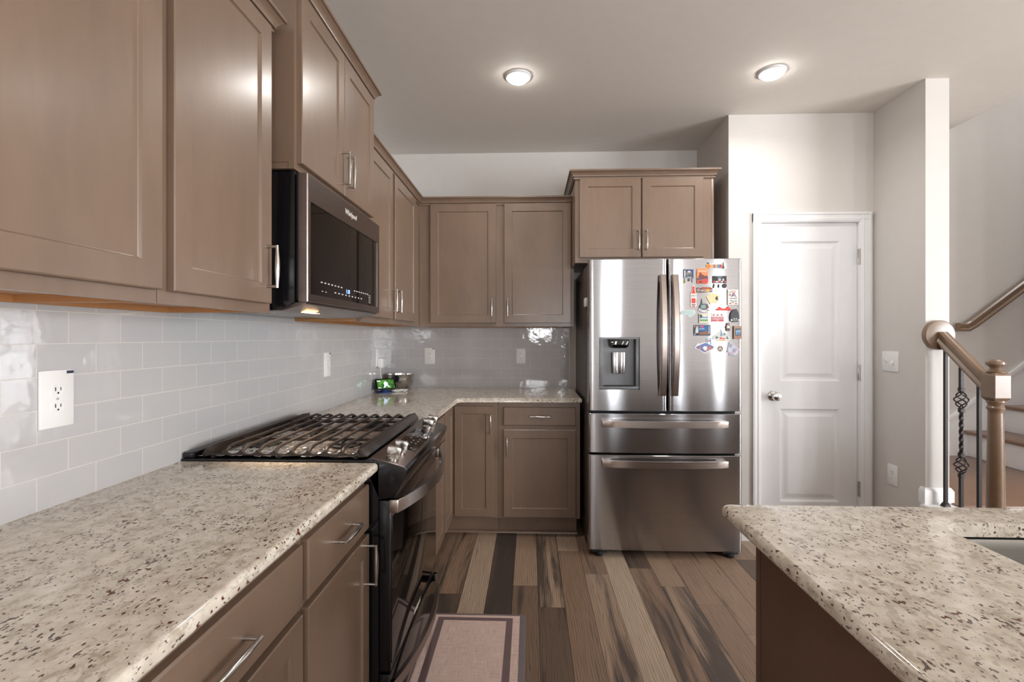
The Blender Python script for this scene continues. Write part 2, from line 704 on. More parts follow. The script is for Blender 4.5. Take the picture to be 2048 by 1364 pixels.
BASEP = [(0, FL), (.014, FL), (.014, FL + .085), (.010, FL + .10), (.004, FL + .105), (0, FL + .105)]
struct('baseboard_pantry', MB().sweep(BASEP, [(2.45, -.61), (2.603, -.61)]), TRIMM)
struct('baseboard_right', MB().sweep(BASEP, [(3.38, -.625), (3.38, -1.03)]), TRIMM)

# backsplash tile on the two walls
struct('wall_left_tile', MB().box(0, .007, -4.4, 0, .914, 1.412), TILEL, angle=0)
struct('wall_back_tile', MB().box(.007, 1.452, -.007, 0, .914, 1.412), TILEB, angle=0)
struct('trim_2', MB().box(1.452, 1.458, -.009, 0, .914, 1.40, .001), PLATE)

# ------------------------------------------------------------------ pantry door
CASP = lambda w: [(0, 0), (w, 0), (w, .017), (w - .012, .019), (w - .016, .014), (.03, .012), (.024, .016), (.008, .012), (.003, .006), (0, .006)]
mb = MB()
zt = 2.066
for x0, sgn in ((2.661, -1), (3.286, 1)):
    w = .058 if sgn < 0 else .075
    pr = [(x0 + sgn * a, -.61 - b) for a, b in CASP(w)]
    mb.prism(pr, FL, zt + (w if sgn < 0 else .062), 'z')
pr = [(-.61 - b, zt + a) for a, b in CASP(.064)]
mb.prism(pr, 2.603, 3.361, 'x')
struct('trim_1', mb, TRIMM, label='white moulded casing around the pantry door')
# jamb
struct('trim_3', MB().box(2.651, 2.661, -.61, -.50, FL, 2.078).box(3.284, 3.293, -.61, -.50, FL, 2.078).box(2.651, 3.293, -.61, -.50, 2.070, 2.081), TRIMM)


def panel_door():
    b = MB(FY(2.663, -.5985, -.008))
    b.flat = True
    W, H, T = .619, 2.074, .034
    px = [.124, W - .110]
    holes = [(.240, .852), (1.034, 1.955)]
    xs = [0, px[0], px[1], W]
    zs = [0, holes[0][0], holes[0][1], holes[1][0], holes[1][1], H]
    g = [[b.v((x, 0, z)) for x in xs] for z in zs]
    for i in range(5):
        for j in range(3):
            if j == 1 and i in (1, 3):
                q = [g[i][j], g[i][j + 1], g[i + 1][j + 1], g[i + 1][j]]
                x0, x1, z0, z1 = px[0], px[1], zs[i], zs[i + 1]
                for d, y in ((.014, -.009), (.028, -.009), (.052, -.003)):
                    r = [b.v((x0 + d, y, z0 + d)), b.v((x1 - d, y, z0 + d)), b.v((x1 - d, y, z1 - d)), b.v((x0 + d, y, z1 - d))]
                    for k in range(4):
                        b.f([q[k], q[(k + 1) % 4], r[(k + 1) % 4], r[k]])
                    q = r
                b.f(q)
            else:
                b.f([g[i][j], g[i][j + 1], g[i + 1][j + 1], g[i + 1][j]])
    bk = [b.v((0, -T, 0)), b.v((W, -T, 0)), b.v((W, -T, H)), b.v((0, -T, H))]
    b.f(bk)
    b.f([g[0][0], g[0][1], g[0][2], g[0][3], bk[1], bk[0]])
    b.f([g[5][3], g[5][2], g[5][1], g[5][0], bk[3], bk[2]])
    b.f([g[i][0] for i in range(6)] + [bk[3], bk[0]])
    b.f([g[i][3] for i in range(5, -1, -1)] + [bk[1], bk[2]])
    return b


d1 = struct('door_1', panel_door(), DOORM, label='white two panel pantry door with nickel knob')
MB().lathe([(.032, -.5985), (.032, -.603), (.027, -.606), (.012, -.609), (.011, -.628), (.020, -.634), (.028, -.645), (.029, -.655), (.024, -.665), (.010, -.669)], (2.741, 0, .929), 24, 'y').build('door_knob', CHROME, d1)
for z in (1.842, 1.085, .325):
    b = MB().box(3.280, 3.294, -.6125, -.6085, z - .048, z + .048, .001)
    b.lathe([(.006, z - .05), (.006, z + .05)], (3.287, -.616, 0), 10)
    b.build('door_hinge', CHROME, d1)

# ------------------------------------------------------------------ cabinets
def shaker(M, w, h, t=.02, st=.057, rec=.0065):
    b = MB(M)
    b.flat = True
    e = .0025
    R = lambda i, d: [(i, d, i), (w - i, d, i), (w - i, d, h - i), (i, d, h - i)]
    rings = [R(0, 0), R(0, t - e), R(e, t), R(st, t), R(st + .001, t - .002), R(st + .003, t - rec + .001), R(st + .005, t - rec)]
    vv = [[b.v(p) for p in r] for r in rings]
    b.f(vv[0])
    for A, B in zip(vv, vv[1:]):
        for k in range(4):
            b.f([A[k], A[(k + 1) % 4], B[(k + 1) % 4], B[k]])
    b.f(vv[-1])
    return b


def slab(M, w, h, t=.02):
    b = MB(M)
    b.flat = True
    e = .004
    R = lambda i, d: [(i, d, i), (w - i, d, i), (w - i, d, h - i), (i, d, h - i)]
    rings = [R(0, 0), R(0, t - e), R(e, t)]
    vv = [[b.v(p) for p in r] for r in rings]
    b.f(vv[0])
    for A, B in zip(vv, vv[1:]):
        for k in range(4):
            b.f([A[k], A[(k + 1) % 4], B[(k + 1) % 4], B[k]])
    b.f(vv[-1])
    return b


def pull(M, vert, parent, L=.128):
    """bar pull: two square posts and a bar that swells in the middle; M origin = centre of the pull on the door face"""
    b = MB(M)
    so = .030
    ax = (lambda t, d: (0, d, t)) if vert else (lambda t, d: (t, d, 0))
    h = L / 2
    for s in (-1, 1):
        b.tube([ax(s * (h - .004), 0), ax(s * (h - .004), so)], .0045, 8)
    pts, rs = [], []
    for i in range(15):
        t = -1 + 2 * i / 14
        pts.append(ax(t * h, so + .001 * (1 - t * t)))
        rs.append(.0046 + .0026 * (1 - min(1, abs(t) / .75) ** 2) if abs(t) < .75 else .0046)
    b.tube(pts, rs, 10)
    return b.build('handle', CHROME, parent, 60)


def fframe(b, axis, t0, t1, stiles, rails, z0, z1):
    """stiles full height, rails only between neighbouring stiles"""
    def bx(a, c, q0, q1):
        if axis == 'x':
            b.box(t0, t1, a, c, q0, q1)
        else:
            b.box(a, c, t0, t1, q0, q1)
    for a, c in stiles:
        bx(a, c, z0, z1)
    for s0, s1 in zip(stiles, stiles[1:]):
        for q0, q1 in rails:
            bx(s0[1], s1[0], q0, q1)
    return b


CROWN = [(0, 0), (.011, 0), (.012, .008), (.006, .010), (.006, .014), (.016, .016), (.018, .024), (.028, .037), (.034, .041), (.033, .044), (.040, .045), (.040, .056), (0, .056)]


def crown_prof(z0):
    return [(o, z + z0) for o, z in CROWN]


def upper_left(label, y0, y1, doors, z0=1.392, z1=2.30, xf=.33, name='upper_cabinet', group='upper cabinets on the left wall', dz=(1.420, 2.272)):
    r = thing(name, label, 'cabinet', (xf / 2, (y0 + y1) / 2, z0), group)
    xb = xf - .019
    MB().box(.002, xb, y0, y1, z0 + .022, z1).build('carcass', CAB, r)
    b = MB()
    st = [(y0, doors[0][0] + .02)] + [(p[1] - .02, q[0] + .02) for p, q in zip(doors, doors[1:])] + [(doors[-1][1] - .02, y1)]
    fframe(b, 'x', xb, xf, st, [(z0, dz[0] + .02), (dz[1] - .02, z1)], z0, z1)
    b.build('face_frame', CAB, r)
    b = MB()
    b.box(.009, xb - .001, y0 + .002, y1 - .002, z0 + .017, z0 + .0215)
    b.box(.009, xb - .001, y0 + .001, y0 + .016, z0 + .001, z0 + .018).box(.009, xb - .001, y1 - .016, y1 - .001, z0 + .001, z0 + .018)
    b.box(.009, .024, y0 + .016, y1 - .016, z0 + .001, z0 + .018)
    b.build('underside', CAB if xf > .35 else CABU, r)
    for a, c, hy, hz in doors:
        d = shaker(FX(xf, a, dz[0]), c - a, dz[1] - dz[0]).build('door', CAB, r)
        if hy is not None:
            pull(FX(xf + .02, hy, hz), True, d)
    return r


upper_left('tall brown upper cabinet at the left edge, one door wider than its neighbour', -3.460, -2.847, [(-3.445, -2.853, -3.415, 1.53)])
upper_left('brown single door upper cabinet just left of the microwave', -2.845, -2.390, [(-2.818, -2.407, -2.434, 1.53)])
m_ = upper_left('brown two door cabinet raised above the microwave', -2.328, -1.567, [(-2.312, -1.949, -1.974, 1.985), (-1.945, -1.580, -1.920, 1.985)], 1.862, 2.50, .38, dz=(1.884, 2.447))
upper_left('brown two door upper cabinet between microwave and corner', -1.565, -.332, [(-1.545, -1.081, -1.106, 1.527), (-1.028, -.510, -1.003, 1.527)])
MB().box(.285, .300, -2.389, -2.3285, 1.392, 2.33).build('filler_strip', CAB, m_)

# back wall uppers
r = thing('upper_cabinet', 'brown two door upper cabinet on the back wall above the grey tile', 'cabinet', (.9, -.165, 1.392), 'upper cabinets on the back wall')
MB().box(.332, 1.460, -.311, -.002, 1.414, 2.30).build('carcass', CAB, r)
b = MB()
yb, yf = -.311, -.33
fframe(b, 'y', yf, yb, [(.332, .44), (.88, .98), (1.415, 1.460)], [(1.392, 1.44), (2.25, 2.30)], 1.392, 2.30)
b.build('face_frame', CAB, r)
b = MB().box(.02, 1.458, -.310, -.009, 1.409, 1.4135).box(1.443, 1.459, -.310, -.009, 1.393, 1.410).box(.35, 1.443, -.024, -.009, 1.393, 1.410)
b.build('underside', CABU, r)
for a, c, hx in ((.415, .896, .868), (.954, 1.437, .982)):
    d = shaker(FY(a, -.33, 1.418), c - a, .866).build('door', CAB, r)
    pull(FY(hx, -.35, 1.530), True, d)

# over-fridge cabinet
r = thing('upper_cabinet', 'deep brown two door cabinet above the refrigerator', 'cabinet', (1.9, -.3, 1.81), 'upper cabinets on the back wall')
MB().box(1.462, 2.330, -.591, -.002, 1.825, 2.41).build('carcass', CAB, r)
b = MB()
yb, yf = -.591, -.61
fframe(b, 'y', yf, yb, [(1.443, 1.49), (1.86, 1.90), (2.26, 2.348)], [(1.81, 1.86), (2.35, 2.41)], 1.81, 2.41)
b.build('face_frame', CAB, r)
MB().box(1.443, 1.461, -.591, -.334, 1.812, 2.405).build('side_panel', CAB, r)
MB().box(2.331, 2.348, -.591, -.01, 1.812, 2.405).box(2.337, 2.3545, -.612, -.594, 1.812, 2.37, .003).build('side_panel', CAB, r)
for a, c, hx in ((1.470, 1.874, 1.856), (1.882, 2.281, 1.908)):
    d = shaker(FY(a, -.61, 1.843), c - a, .526).build('door', CAB, r)
    pull(FY(hx, -.63, 1.955), True, d)

# crown mouldings
CG = 'crown mouldings on the upper cabinets'
for nm, zz, path, ends in (
    ('brown crown moulding on the nearest left wall cabinets', 2.268, [(.30, -2.391), (.33, -2.391), (.33, -3.47)], None),
    ('brown crown moulding on the raised cabinet over the microwave', 2.447, [(.0, -1.565), (.38, -1.565), (.38, -2.330), (.0, -2.330)], None),
    ('brown crown moulding turning the corner between left and back wall', 2.276, [(1.440, -.33), (.33, -.33), (.33, -1.566)], None),
    ('brown crown moulding on the cabinet above the refrigerator', 2.366, [(2.360, -.01), (2.3505, -.61), (1.443, -.61), (1.443, -.01)], None),
):
    p2 = crown_prof(zz)
    c = Vector((*[sum(q[i] for q in path) / len(path) for i in (0, 1)], zz))
    o = MB().sweep(p2, path, side=-1).build('crown_molding', CAB, None, 35, c)
    tag(o, nm, 'crown molding', CG)


# base cabinets
def pull_on(d, M, vert):
    pull(M, vert, d)


BG = 'base cabinets under the granite counter'
TB, TT = .105, .884       # bottom and top of the boxes
KZ = FL


def base_left(label, y0, y1, drawers, doors, name='base_cabinet'):
    r = thing(name, label, 'cabinet', (.3, (y0 + y1) / 2, FL), BG)
    MB().box(.002, .591, y0, y1, TB, TT - .001).build('carcass', CAB, r)
    MB().box(.50, .535, y0, y1, FL, TB).build('toe_kick', CAB, r)
    b = MB()
    st = [(y0, y0 + .03)] + ([((doors[0][1] + doors[1][0]) / 2 - .03, (doors[0][1] + doors[1][0]) / 2 + .03)] if len(doors) > 1 else []) + [(y1 - .03, y1)]
    fframe(b, 'x', .591, .61, st, [(TB, TB + .05), (.66, .74), (TT - .06, TT - .001)], TB, TT - .001)
    b.build('face_frame', CAB, r)
    for a, c in drawers:
        d = slab(FX(.61, a, .708), c - a, .140).build('drawer', CAB, r)
        pull(FX(.63, (a + c) / 2, .779), False, d)
    for a, c, hy in doors:
        d = shaker(FX(.61, a, .117), c - a, .573).build('door', CAB, r)
        if hy is not None:
            pull(FX(.63, hy, .603), True, d)
    return r


base_left('wide brown base cabinet nearest the camera with a full width drawer', -3.39, -2.781, [(-3.376, -2.793)], [(-3.376, -3.088, -3.115), (-3.082, -2.793, -3.055)])
base_left('narrow brown base cabinet just left of the range', -2.779, -2.333, [(-2.766, -2.340)], [(-2.766, -2.340, -2.366)])
base_left('brown base cabinet between the range and the corner', -1.563, -.932, [(-1.548, -.955)], [(-1.548, -1.255, -1.280), (-1.249, -.955, -1.224)])

r = thing('base_cabinet', 'brown corner base cabinet with a folded two leaf door', 'cabinet', (.45, -.45, FL), BG)
MB().box(.002, .591, -.930, -.002, TB, TT - .001).box(.591, .928, -.591, -.002, TB, TT - .001).build('carcass', CAB, r)
MB().box(.50, .535, -.930, -.535, FL, TB).box(.50, .928, -.535, -.50, FL, TB).build('toe_kick', CAB, r)
b = MB()
fframe(b, 'x', .591, .61, [(-.930, -.90), (-.615, -.591)], [(TB, TB + .03), (TT - .05, TT - .001)], TB, TT - .001)
fframe(b, 'y', -.61, -.591, [(.6105, .64), (.89, .928)], [(TB, TB + .03), (TT - .05, TT - .001)], TB, TT - .001)
b.build('face_frame', CAB, r)
d = shaker(FX(.61, -.912, .117), .280, .738).build('door', CAB, r)
d = shaker(FY(.636, -.61, .117), .263, .738, st=.05).build('door', CAB, r)
pull(FY(.881, -.63, .739), True, d)

r = thing('base_cabinet', 'brown base cabinet beside the refrigerator with one drawer over one door', 'cabinet', (1.2, -.3, FL), BG)
MB().box(.930, 1.475, -.591, -.002, TB, TT - .001).build('carcass', CAB, r)
MB().box(.930, 1.458, -.535, -.50, FL, TB).build('toe_kick', CAB, r)
b = fframe(MB(), 'y', -.61, -.591, [(.930, .99), (1.42, 1.475)], [(TB, TB + .03), (.68, .75), (TT - .05, TT - .001)], TB, TT - .001)
b.build('face_frame', CAB, r)
d = slab(FY(.966, -.61, .727), .480, .123).build('drawer', CAB, r)
pull(FY(1.209, -.63, .790), False, d)
d = shaker(FY(.966, -.61, .117), .480, .583).build('door', CAB, r)
pull(FY(.990, -.63, .590), True, d)

# shoe moulding along the toe kicks
b = MB()
b.prism([(-.5355, FL), (-.553, FL), (-.551, FL + .008), (-.545, FL + .014), (-.5355, FL + .017)], .553, 1.462, 'x')
b.prism([(.5355, FL), (.553, FL), (.551, FL + .008), (.545, FL + .014), (.5355, FL + .017)], -1.56, -.535, 'y')
struct('baseboard_kick', b, CAB)

# ------------------------------------------------------------------ countertops
def counter(label, pts, keep, name='countertop'):
    c = Vector((sum(p[0] for p in pts) / len(pts), sum(p[1] for p in pts) / len(pts), .884))
    o = MB().prism(pts, .884, .914, 'z', .011, 4, keep).build(name, GRAN, None, 50, c)
    return tag(o, label, 'countertop', 'speckled granite countertops')


counter('speckled cream granite countertop along the left wall in the foreground', [(.0075, -4.4), (.655, -4.4), (.655, -2.334), (.0075, -2.334)], lambda p: p.x > .64)
ic = [(.655, -.70)] + [(.70 - .045 * math.cos(a), -.70 + .045 * math.sin(a)) for a in [PI / 8, PI / 4, 3 * PI / 8]] + [(.70, -.655)]
counter('speckled granite countertop turning the corner between range and refrigerator', [(.0075, -1.563), (.655, -1.563)] + ic + [(1.484, -.655), (1.484, -.0075), (.0075, -.0075)], lambda p: (p.x > .6 and p.y < -.6) or p.x > 1.47)


def rrect(x0, x1, y0, y1, r, n=6):
    out = []
    for cx, cy, a0 in ((x1 - r, y1 - r, 0), (x0 + r, y1 - r, 90), (x0 + r, y0 + r, 180), (x1 - r, y0 + r, 270)):
        for i in range(n + 1):
            a = math.radians(a0 + 90 * i / n)
            out.append((cx + r * math.cos(a), cy + r * math.sin(a)))
    return out


IX0, IX1, IY0, IY1 = 1.602, 4.05, -3.74, -2.675
SX0, SX1, SY0, SY1 = 2.015, 2.80, -3.20, -2.785
b = MB()
inner = rrect(SX0, SX1, SY0, SY1, .06)
n = len(inner)
oc = [(IX1, IY1), (IX0, IY1), (IX0, IY0), (IX1, IY0)]
cr = .02
oc_r = rrect(IX0, IX1, IY0, IY1, cr, 6)


def ring(pts, z):
    return [b.v((x, y, z)) for x, y in pts]


e = .012
prof = [(0, .884, e), (0, .884 + 0, 0)]
levels = []
for k in range(5):
    a = PI / 2 * k / 4
    levels.append((e * (1 - math.sin(a)), .884 + e * (1 - math.cos(a))))
for k in range(5):
    a = PI / 2 * k / 4
    levels.append((e * (1 - math.cos(a)), .914 - e + e * math.sin(a)))
rings = []
for ins, z in levels:
    rings.append(ring(rrect(IX0 + ins, IX1 - ins, IY0 + ins, IY1 - ins, max(cr - ins, .004), 6), z))
for A, B in zip(rings, rings[1:]):
    for k in range(n):
        b.f([A[k], A[(k + 1) % n], B[(k + 1) % n], B[k]])
it, ib = ring(inner, .914), ring(inner, .884)
top, bot = rings[-1], rings[0]
for k in range(n):
    k2 = (k + 1) % n
    b.f([top[k], top[k2], it[k2], it[k]])
    b.f([bot[k2], bot[k], ib[k], ib[k2]])
    b.f([it[k], it[k2], ib[k2], ib[k]])
o = b.build('countertop', GRAN, None, 50, (2.6, -3.2, .884))
tag(o, 'speckled granite island countertop with the sink cut into it', 'countertop', 'speckled granite countertops')

# sink
r = thing('sink', 'stainless steel undermount sink in the island', 'sink', (2.4, -3.0, .68), None)
b = MB()
lv = [(-.012, .8835), (-.012, .881), (.0, .879), (.004, .86), (.010, .72), (.03, .69), (.07, .683)]
rs_ = [ring(rrect(SX0 + i, SX1 - i, SY0 + i, SY1 - i, max(.06 - i * .5, .02)), z) for i, z in lv]
for A, B in zip(rs_, rs_[1:]):
    for k in range(n):
        b.f([A[k], A[(k + 1) % n], B[(k + 1) % n], B[k]])
b.f(rs_[-1])
b.build('basin', STEELS, r)
MB().lathe([(.045, .684), (.045, .687), (.036, .686), (.034, .6845), (.01, .6845)], (2.4, -2.98, 0)).build('drain', CHROME, r)

# island base
r = thing('kitchen_island', 'dark brown kitchen island base under the granite top', 'kitchen island', (2.8, -3.1, FL), None)
BX0, BX1, BYF, BYB = 1.66, 3.95, -2.742, -3.46
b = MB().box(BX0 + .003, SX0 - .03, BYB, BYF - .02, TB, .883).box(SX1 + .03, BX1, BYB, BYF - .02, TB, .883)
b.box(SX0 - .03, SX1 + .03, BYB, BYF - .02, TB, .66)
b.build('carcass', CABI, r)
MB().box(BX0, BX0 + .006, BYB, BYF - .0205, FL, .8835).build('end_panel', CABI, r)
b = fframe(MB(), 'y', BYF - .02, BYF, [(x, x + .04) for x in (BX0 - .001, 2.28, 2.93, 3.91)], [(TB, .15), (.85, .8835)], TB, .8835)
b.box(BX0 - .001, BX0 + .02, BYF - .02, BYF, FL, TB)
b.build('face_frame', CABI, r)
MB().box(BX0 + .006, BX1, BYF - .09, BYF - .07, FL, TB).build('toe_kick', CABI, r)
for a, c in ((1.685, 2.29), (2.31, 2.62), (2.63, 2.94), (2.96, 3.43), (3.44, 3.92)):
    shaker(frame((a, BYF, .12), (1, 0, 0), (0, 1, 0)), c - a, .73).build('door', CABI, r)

# ------------------------------------------------------------------ microwave
r = thing('microwave', 'black stainless over the range microwave with dark glass front', 'microwave', (.2, -1.945, 1.40), None)
MB().prism([(.008, 1.405), (.330, 1.405), (.377, 1.432), (.377, 1.858), (.008, 1.858)], -2.318, -1.572, 'y', .003).build('body', BLACKE, r)
MB().prism([(.18, 1.4045), (.335, 1.4045), (.412, 1.425), (.412, 1.4305), (.378, 1.4305), (.33, 1.408), (.18, 1.408)], -2.312, -1.578, 'y').build('vent_grille', BSTEEL, r)
# door: steel frame around the glass
dy0, dy1, dz0, dz1 = -2.318, -1.562, 1.432, 1.852
gy0, gy1, gz0, gz1 = -2.296, -1.590, 1.459, 1.764
b = MB()
R = lambda i, x, q: [b.v((x, q[0] + i, q[2] + i)), b.v((x, q[1] - i, q[2] + i)), b.v((x, q[1] - i, q[3] - i)), b.v((x, q[0] + i, q[3] - i))]
O_, G_ = (dy0, dy1, dz0, dz1), (gy0, gy1, gz0, gz1)
rr = [R(0, .389, O_), R(0, .417, O_), R(.003, .420, O_), R(0, .420, G_), R(.001, .414, G_)]
b.f(rr[0])
for A, B in zip(rr, rr[1:]):
    for k in range(4):
        b.f([A[k], A[(k + 1) % 4], B[(k + 1) % 4], B[k]])
dr = b.build('door', BSTEEL, r)
MB().box(.411, .4155, gy0 + .0005, gy1 - .0005, gz0 + .0005, gz1 - .0005).build('window_glass', GLASSD, r)
MB().box(.377, .390, -2.305, -1.58, 1.44, 1.85).build('door_gasket', BLACKM, r)
MW = lambda y, z: frame((.4155, y, z), (0, 1, 0), (1, 0, 0))
text('Whirlpool', .030, frame((.4202, -1.935, 1.810), (0, 1, 0), (1, 0, 0)), pc(238, 230, 222), r, 'lettering', .001, shear=.2)
GLOWB = emis('clock_digits', (.25, .45, 1.0), 1.6)
PRW = pc(205, 205, 205)
text('1:18', .024, MW(-1.955, 1.497), GLOWB, r, 'clock_digits')
def key(x0, x1, y0, y1, z0, z1):
    MB().box(x0, x1, y0, y1, z0, z1).build('touch_key', PRW, r)


for z, y0, y1, k in ((1.508, -2.20, -2.02, 7), (1.482, -2.08, -1.80, 9), (1.508, -1.88, -1.72, 7)):
    for i in range(k):
        y = y0 + (y1 - y0) * i / (k - 1)
        key(.4155, .416, y - .008, y + .006, z - .0022, z + .0022)
for z in (1.472, 1.480, 1.488, 1.496, 1.504):
    for y in (-1.700, -1.686):
        key(.4155, .416, y - .003, y + .003, z - .0018, z + .0018)
for y in (-2.195, -2.165):
    key(.4155, .416, y - .006, y + .006, 1.476, 1.4785)
lampw = emis('hood_lamp', (1.0, .62, .30), 6)
MB().box(.335, .358, -2.185, -2.085, 1.4035, 1.4044).build('lamp', lampw, r)
lo = area('hood_light', (.34, -2.13, 1.399), (0, 0, 0), .03, .12, 1.3, (1.0, .76, .54), 'RECTANGLE', 1.1)
lo.parent = r
lo.location = Vector((.34, -2.13, 1.399)) - LOC[r.name]

# ------------------------------------------------------------------ range
r = thing('gas_range', 'black slide in gas range with foil lined cooktop', 'range', (.35, -1.948, FL), None)
YA, YB_ = -2.326, -1.570
MB().box(.02, .655, YA, YB_, FL + .06, .898).build('body', BLACKE, r)
MB().box(.06, .60, YA + .02, YB_ - .02, FL, FL + .06).build('base', BLACKM, r)
MB().box(.009, .640, YA - .008, YB_ + .008, .9145, .922, .002).build('cooktop', BLACKE, r)
MB().box(.010, .050, YA - .004, YB_ + .004, .9215, .942, .006).build('rear_vent', BLACKE, r)
PP = [(.612, .921), (.628, .929), (.742, .899), (.748, .890), (.744, .872), (.720, .825), (.706, .800), (.655, .795), (.612, .90)]
MB().prism(PP, YA, YB_, 'y', .002).build('control_panel', BLACKE, r)
sl = math.atan2(.030, .114)
SU = Vector((math.cos(sl), 0, -math.sin(sl)))
SN = Vector((math.sin(sl), 0, math.cos(sl)))
S0 = Vector((.628, 0, .929))
SP = lambda d, y, h=0: S0 + SU * d + SN * h + Vector((0, y, 0))
SF = lambda d, y, h=0: frame(SP(d, y, h), SU, (0, 1, 0), SN)
MB(SF(.001, 0, -.001)).box(.0, .115, YA, YB_, 0, .0022, .001).build('panel_trim', BSTEEL, r)
MB(SF(0, 0, .0012)).box(.022, .104, -2.135, -1.785, 0, .0012, .0005).build('display', BLACKG, r)
for i in range(9):
    for j in range(3):
        if (i * 3 + j) % 4 != 1:
            MB(SF(0, 0, .0025)).box(.042 + j * .018, .048 + j * .018, -2.11 + i * .036, -2.10 + i * .036, 0, .0002).build('touch_key', pc(150, 150, 160), r)
for y in (-2.285, -2.195, -1.745, -1.650):
    M = SF(.062, y, .001)
    k = MB(M).lathe([(.021, 0), (.022, .003), (.0215, .010), (.018, .013)], (0, 0, 0), 24).box(-.024, .024, -.009, .009, .010, .044, .005).build('knob', CHROME, r)
MB().box(.655, .694, YA + .004, YB_ - .004, .238, .790, .003).build('oven_door', BLACKE, r)
MB().box(.690, .6965, YA + .010, YB_ - .010, .262, .735, .001).build('oven_window', GLASSD, r)
MB().box(.690, .697, YA + .006, YB_ - .006, .735, .786, .001).build('door_trim', BSTEEL, r)
text('Whirlpool', .026, frame((.6945, -1.957, .250), (0, 1, 0), (1, 0, 0)), pc(238, 230, 222), r, 'lettering', .001, shear=.2)


def bow_handle(y0, y1, x0, x1, z, hh, th, mat, name):
    b = MB()
    N = 22
    A = []
    for i in range(N + 1):
        t = i / N
        y = y0 + (y1 - y0) * t
        x = x0 + (x1 - x0) * (1 - (2 * t - 1) ** 2)
        A.append((x, y))
    q = [(x, y) for x, y in A] + [(x - th, y) for x, y in A[::-1]]
    b.prism(q, z - hh / 2, z + hh / 2, 'z', .0015, 1)
    for y in (y0, y1):
        s = 1 if y == y0 else -1
        b.box(.69, x0 + .001, y - .002 if s > 0 else y - .02, y + .02 if s > 0 else y + .002, z - hh / 2, z + hh / 2, .002)
    return b.build(name, mat, r)


bow_handle(-2.322, -1.578, .718, .785, .772, .042, .012, HSTEEL, 'door_handle')
MB().box(.655, .692, YA + .004, YB_ - .004, FL + .06, .228, .003).build('drawer', BLACKE, r)
bow_handle(-2.318, -1.578, .704, .756, .185, .034, .016, BSTEEL, 'drawer_handle')
# burners
for x, y in ((.17, -2.13), (.17, -1.765), (.47, -2.13), (.47, -1.765), (.32, -1.95)):
    MB().lathe([(.055, .922), (.055, .929), (.040, .931), (.038, .940), (.030, .943)], (x, y, 0), 20).build('burner', BLACKM, r)
# crumpled foil laid over the cooktop around the burners
b = MB()
nx, ny = 44, 58
random.seed(3)
g = []
for j in range(ny + 1):
    row = []
    for i in range(nx + 1):
        x = .056 + (.606 - .056) * i / nx
        y = -2.318 + (.736) * j / ny
        z = .9255 + random.uniform(0, .0035)
        for bx, by in ((.17, -2.13), (.17, -1.765), (.47, -2.13), (.47, -1.765), (.32, -1.95)):
            dd = math.hypot(x - bx, y - by)
            if dd < .085:
                z -= .002 * (1 - dd / .085)
        if j < 2 or i > nx - 2:
            z += random.uniform(-.001, .004)
        row.append(b.v((x + random.uniform(-.003, .003), y + random.uniform(-.003, .003), z)))
    g.append(row)
for j in range(ny):
    for i in range(nx):
        x, y = .056 + .55 * (i + .5) / nx, -2.318 + .736 * (j + .5) / ny
        if min(math.hypot(x - bx, y - by) for bx, by in ((.17, -2.13), (.17, -1.765), (.47, -2.13), (.47, -1.765), (.32, -1.95))) < .06:
            continue
        b.f([g[j][i], g[j][i + 1], g[j + 1][i + 1], g[j + 1][i]])
b.build('foil_liner', FOIL, r, 0)
# cast iron grate: long bars front-to-back of the room, scalloped end rails and cross ribs
b = MB()
sqs = [(-1, -.7), (1, -.7), (1, .5), (.5, 1.0), (-.5, 1.0), (-1, .5)]
bx = [.085 + .0555 * i for i in range(10)]
for i, x in enumerate(bx):
    pts = [(x, -2.314, .934), (x, -2.303, .943), (x, -2.288, .951), (x, -2.268, .954)] + [(x, -2.268 + (.64) * t / 6, .954) for t in range(1, 6)] + [(x, -1.628, .954), (x, -1.608, .951), (x, -1.593, .943), (x, -1.582, .934)]
    b.tube(pts, .0052, sq=sqs)
for y in (-2.314, -1.582):
    top, botm = [], []
    for i in range(len(bx) - 1):
        for k in range(8):
            t = k / 8
            top.append((bx[i] + .0555 * t, .935 + .014 * (abs(2 * t - 1)) ** 2.6))
    top.append((bx[-1], .947))
    b.prism([(bx[0] - .008, .931)] + [(bx[-1] + .008, .931)] + top[::-1], y - .004, y + .004, 'y')
for y in (-2.13, -1.95, -1.765):
    b.box(bx[0], bx[-1], y - .004, y + .004, .940, .950)
b.prism([(.590, .928), (.614, .928), (.614, .934), (.598, .957), (.588, .957)], -2.316, -1.580, 'y', .002)
b.prism([(.092, .928), (.066, .928), (.066, .934), (.080, .955), (.090, .955)], -2.316, -1.580, 'y', .002)
for x in (.10, .32, .575):
    for y in (-2.306, -1.95, -1.59):
        b.box(x - .006, x + .006, y - .006, y + .006, .922, .934)
b.build('grate', IRON, r)

# ------------------------------------------------------------------ refrigerator
FX0, FX1 = 1.499, 2.419
FXC = (FX0 + FX1) / 2
FG = 1.9735


def yf(x):
    t = (x - FXC) / (.5 * (FX1 - FX0))
    return -.900 + .012 * t * t


r = thing('refrigerator', 'stainless steel french door refrigerator covered in souvenir magnets', 'refrigerator', (1.96, -.5, FL), None)
MB().box(1.502, 2.416, -.795, -.04, FL + .035, 1.772, .004).build('body', DGREY, r)
MB().box(1.512, 2.406, -.815, -.796, .03, 1.765).build('door_gasket', BLACKM, r)
MB().box(1.52, 2.40, -.84, -.75, FL + .02, .012).build('base_grille', BLACKM, r)


DX0, DX1, DZ0, DZ1 = 1.562, 1.806, .998, 1.316      # water dispenser opening


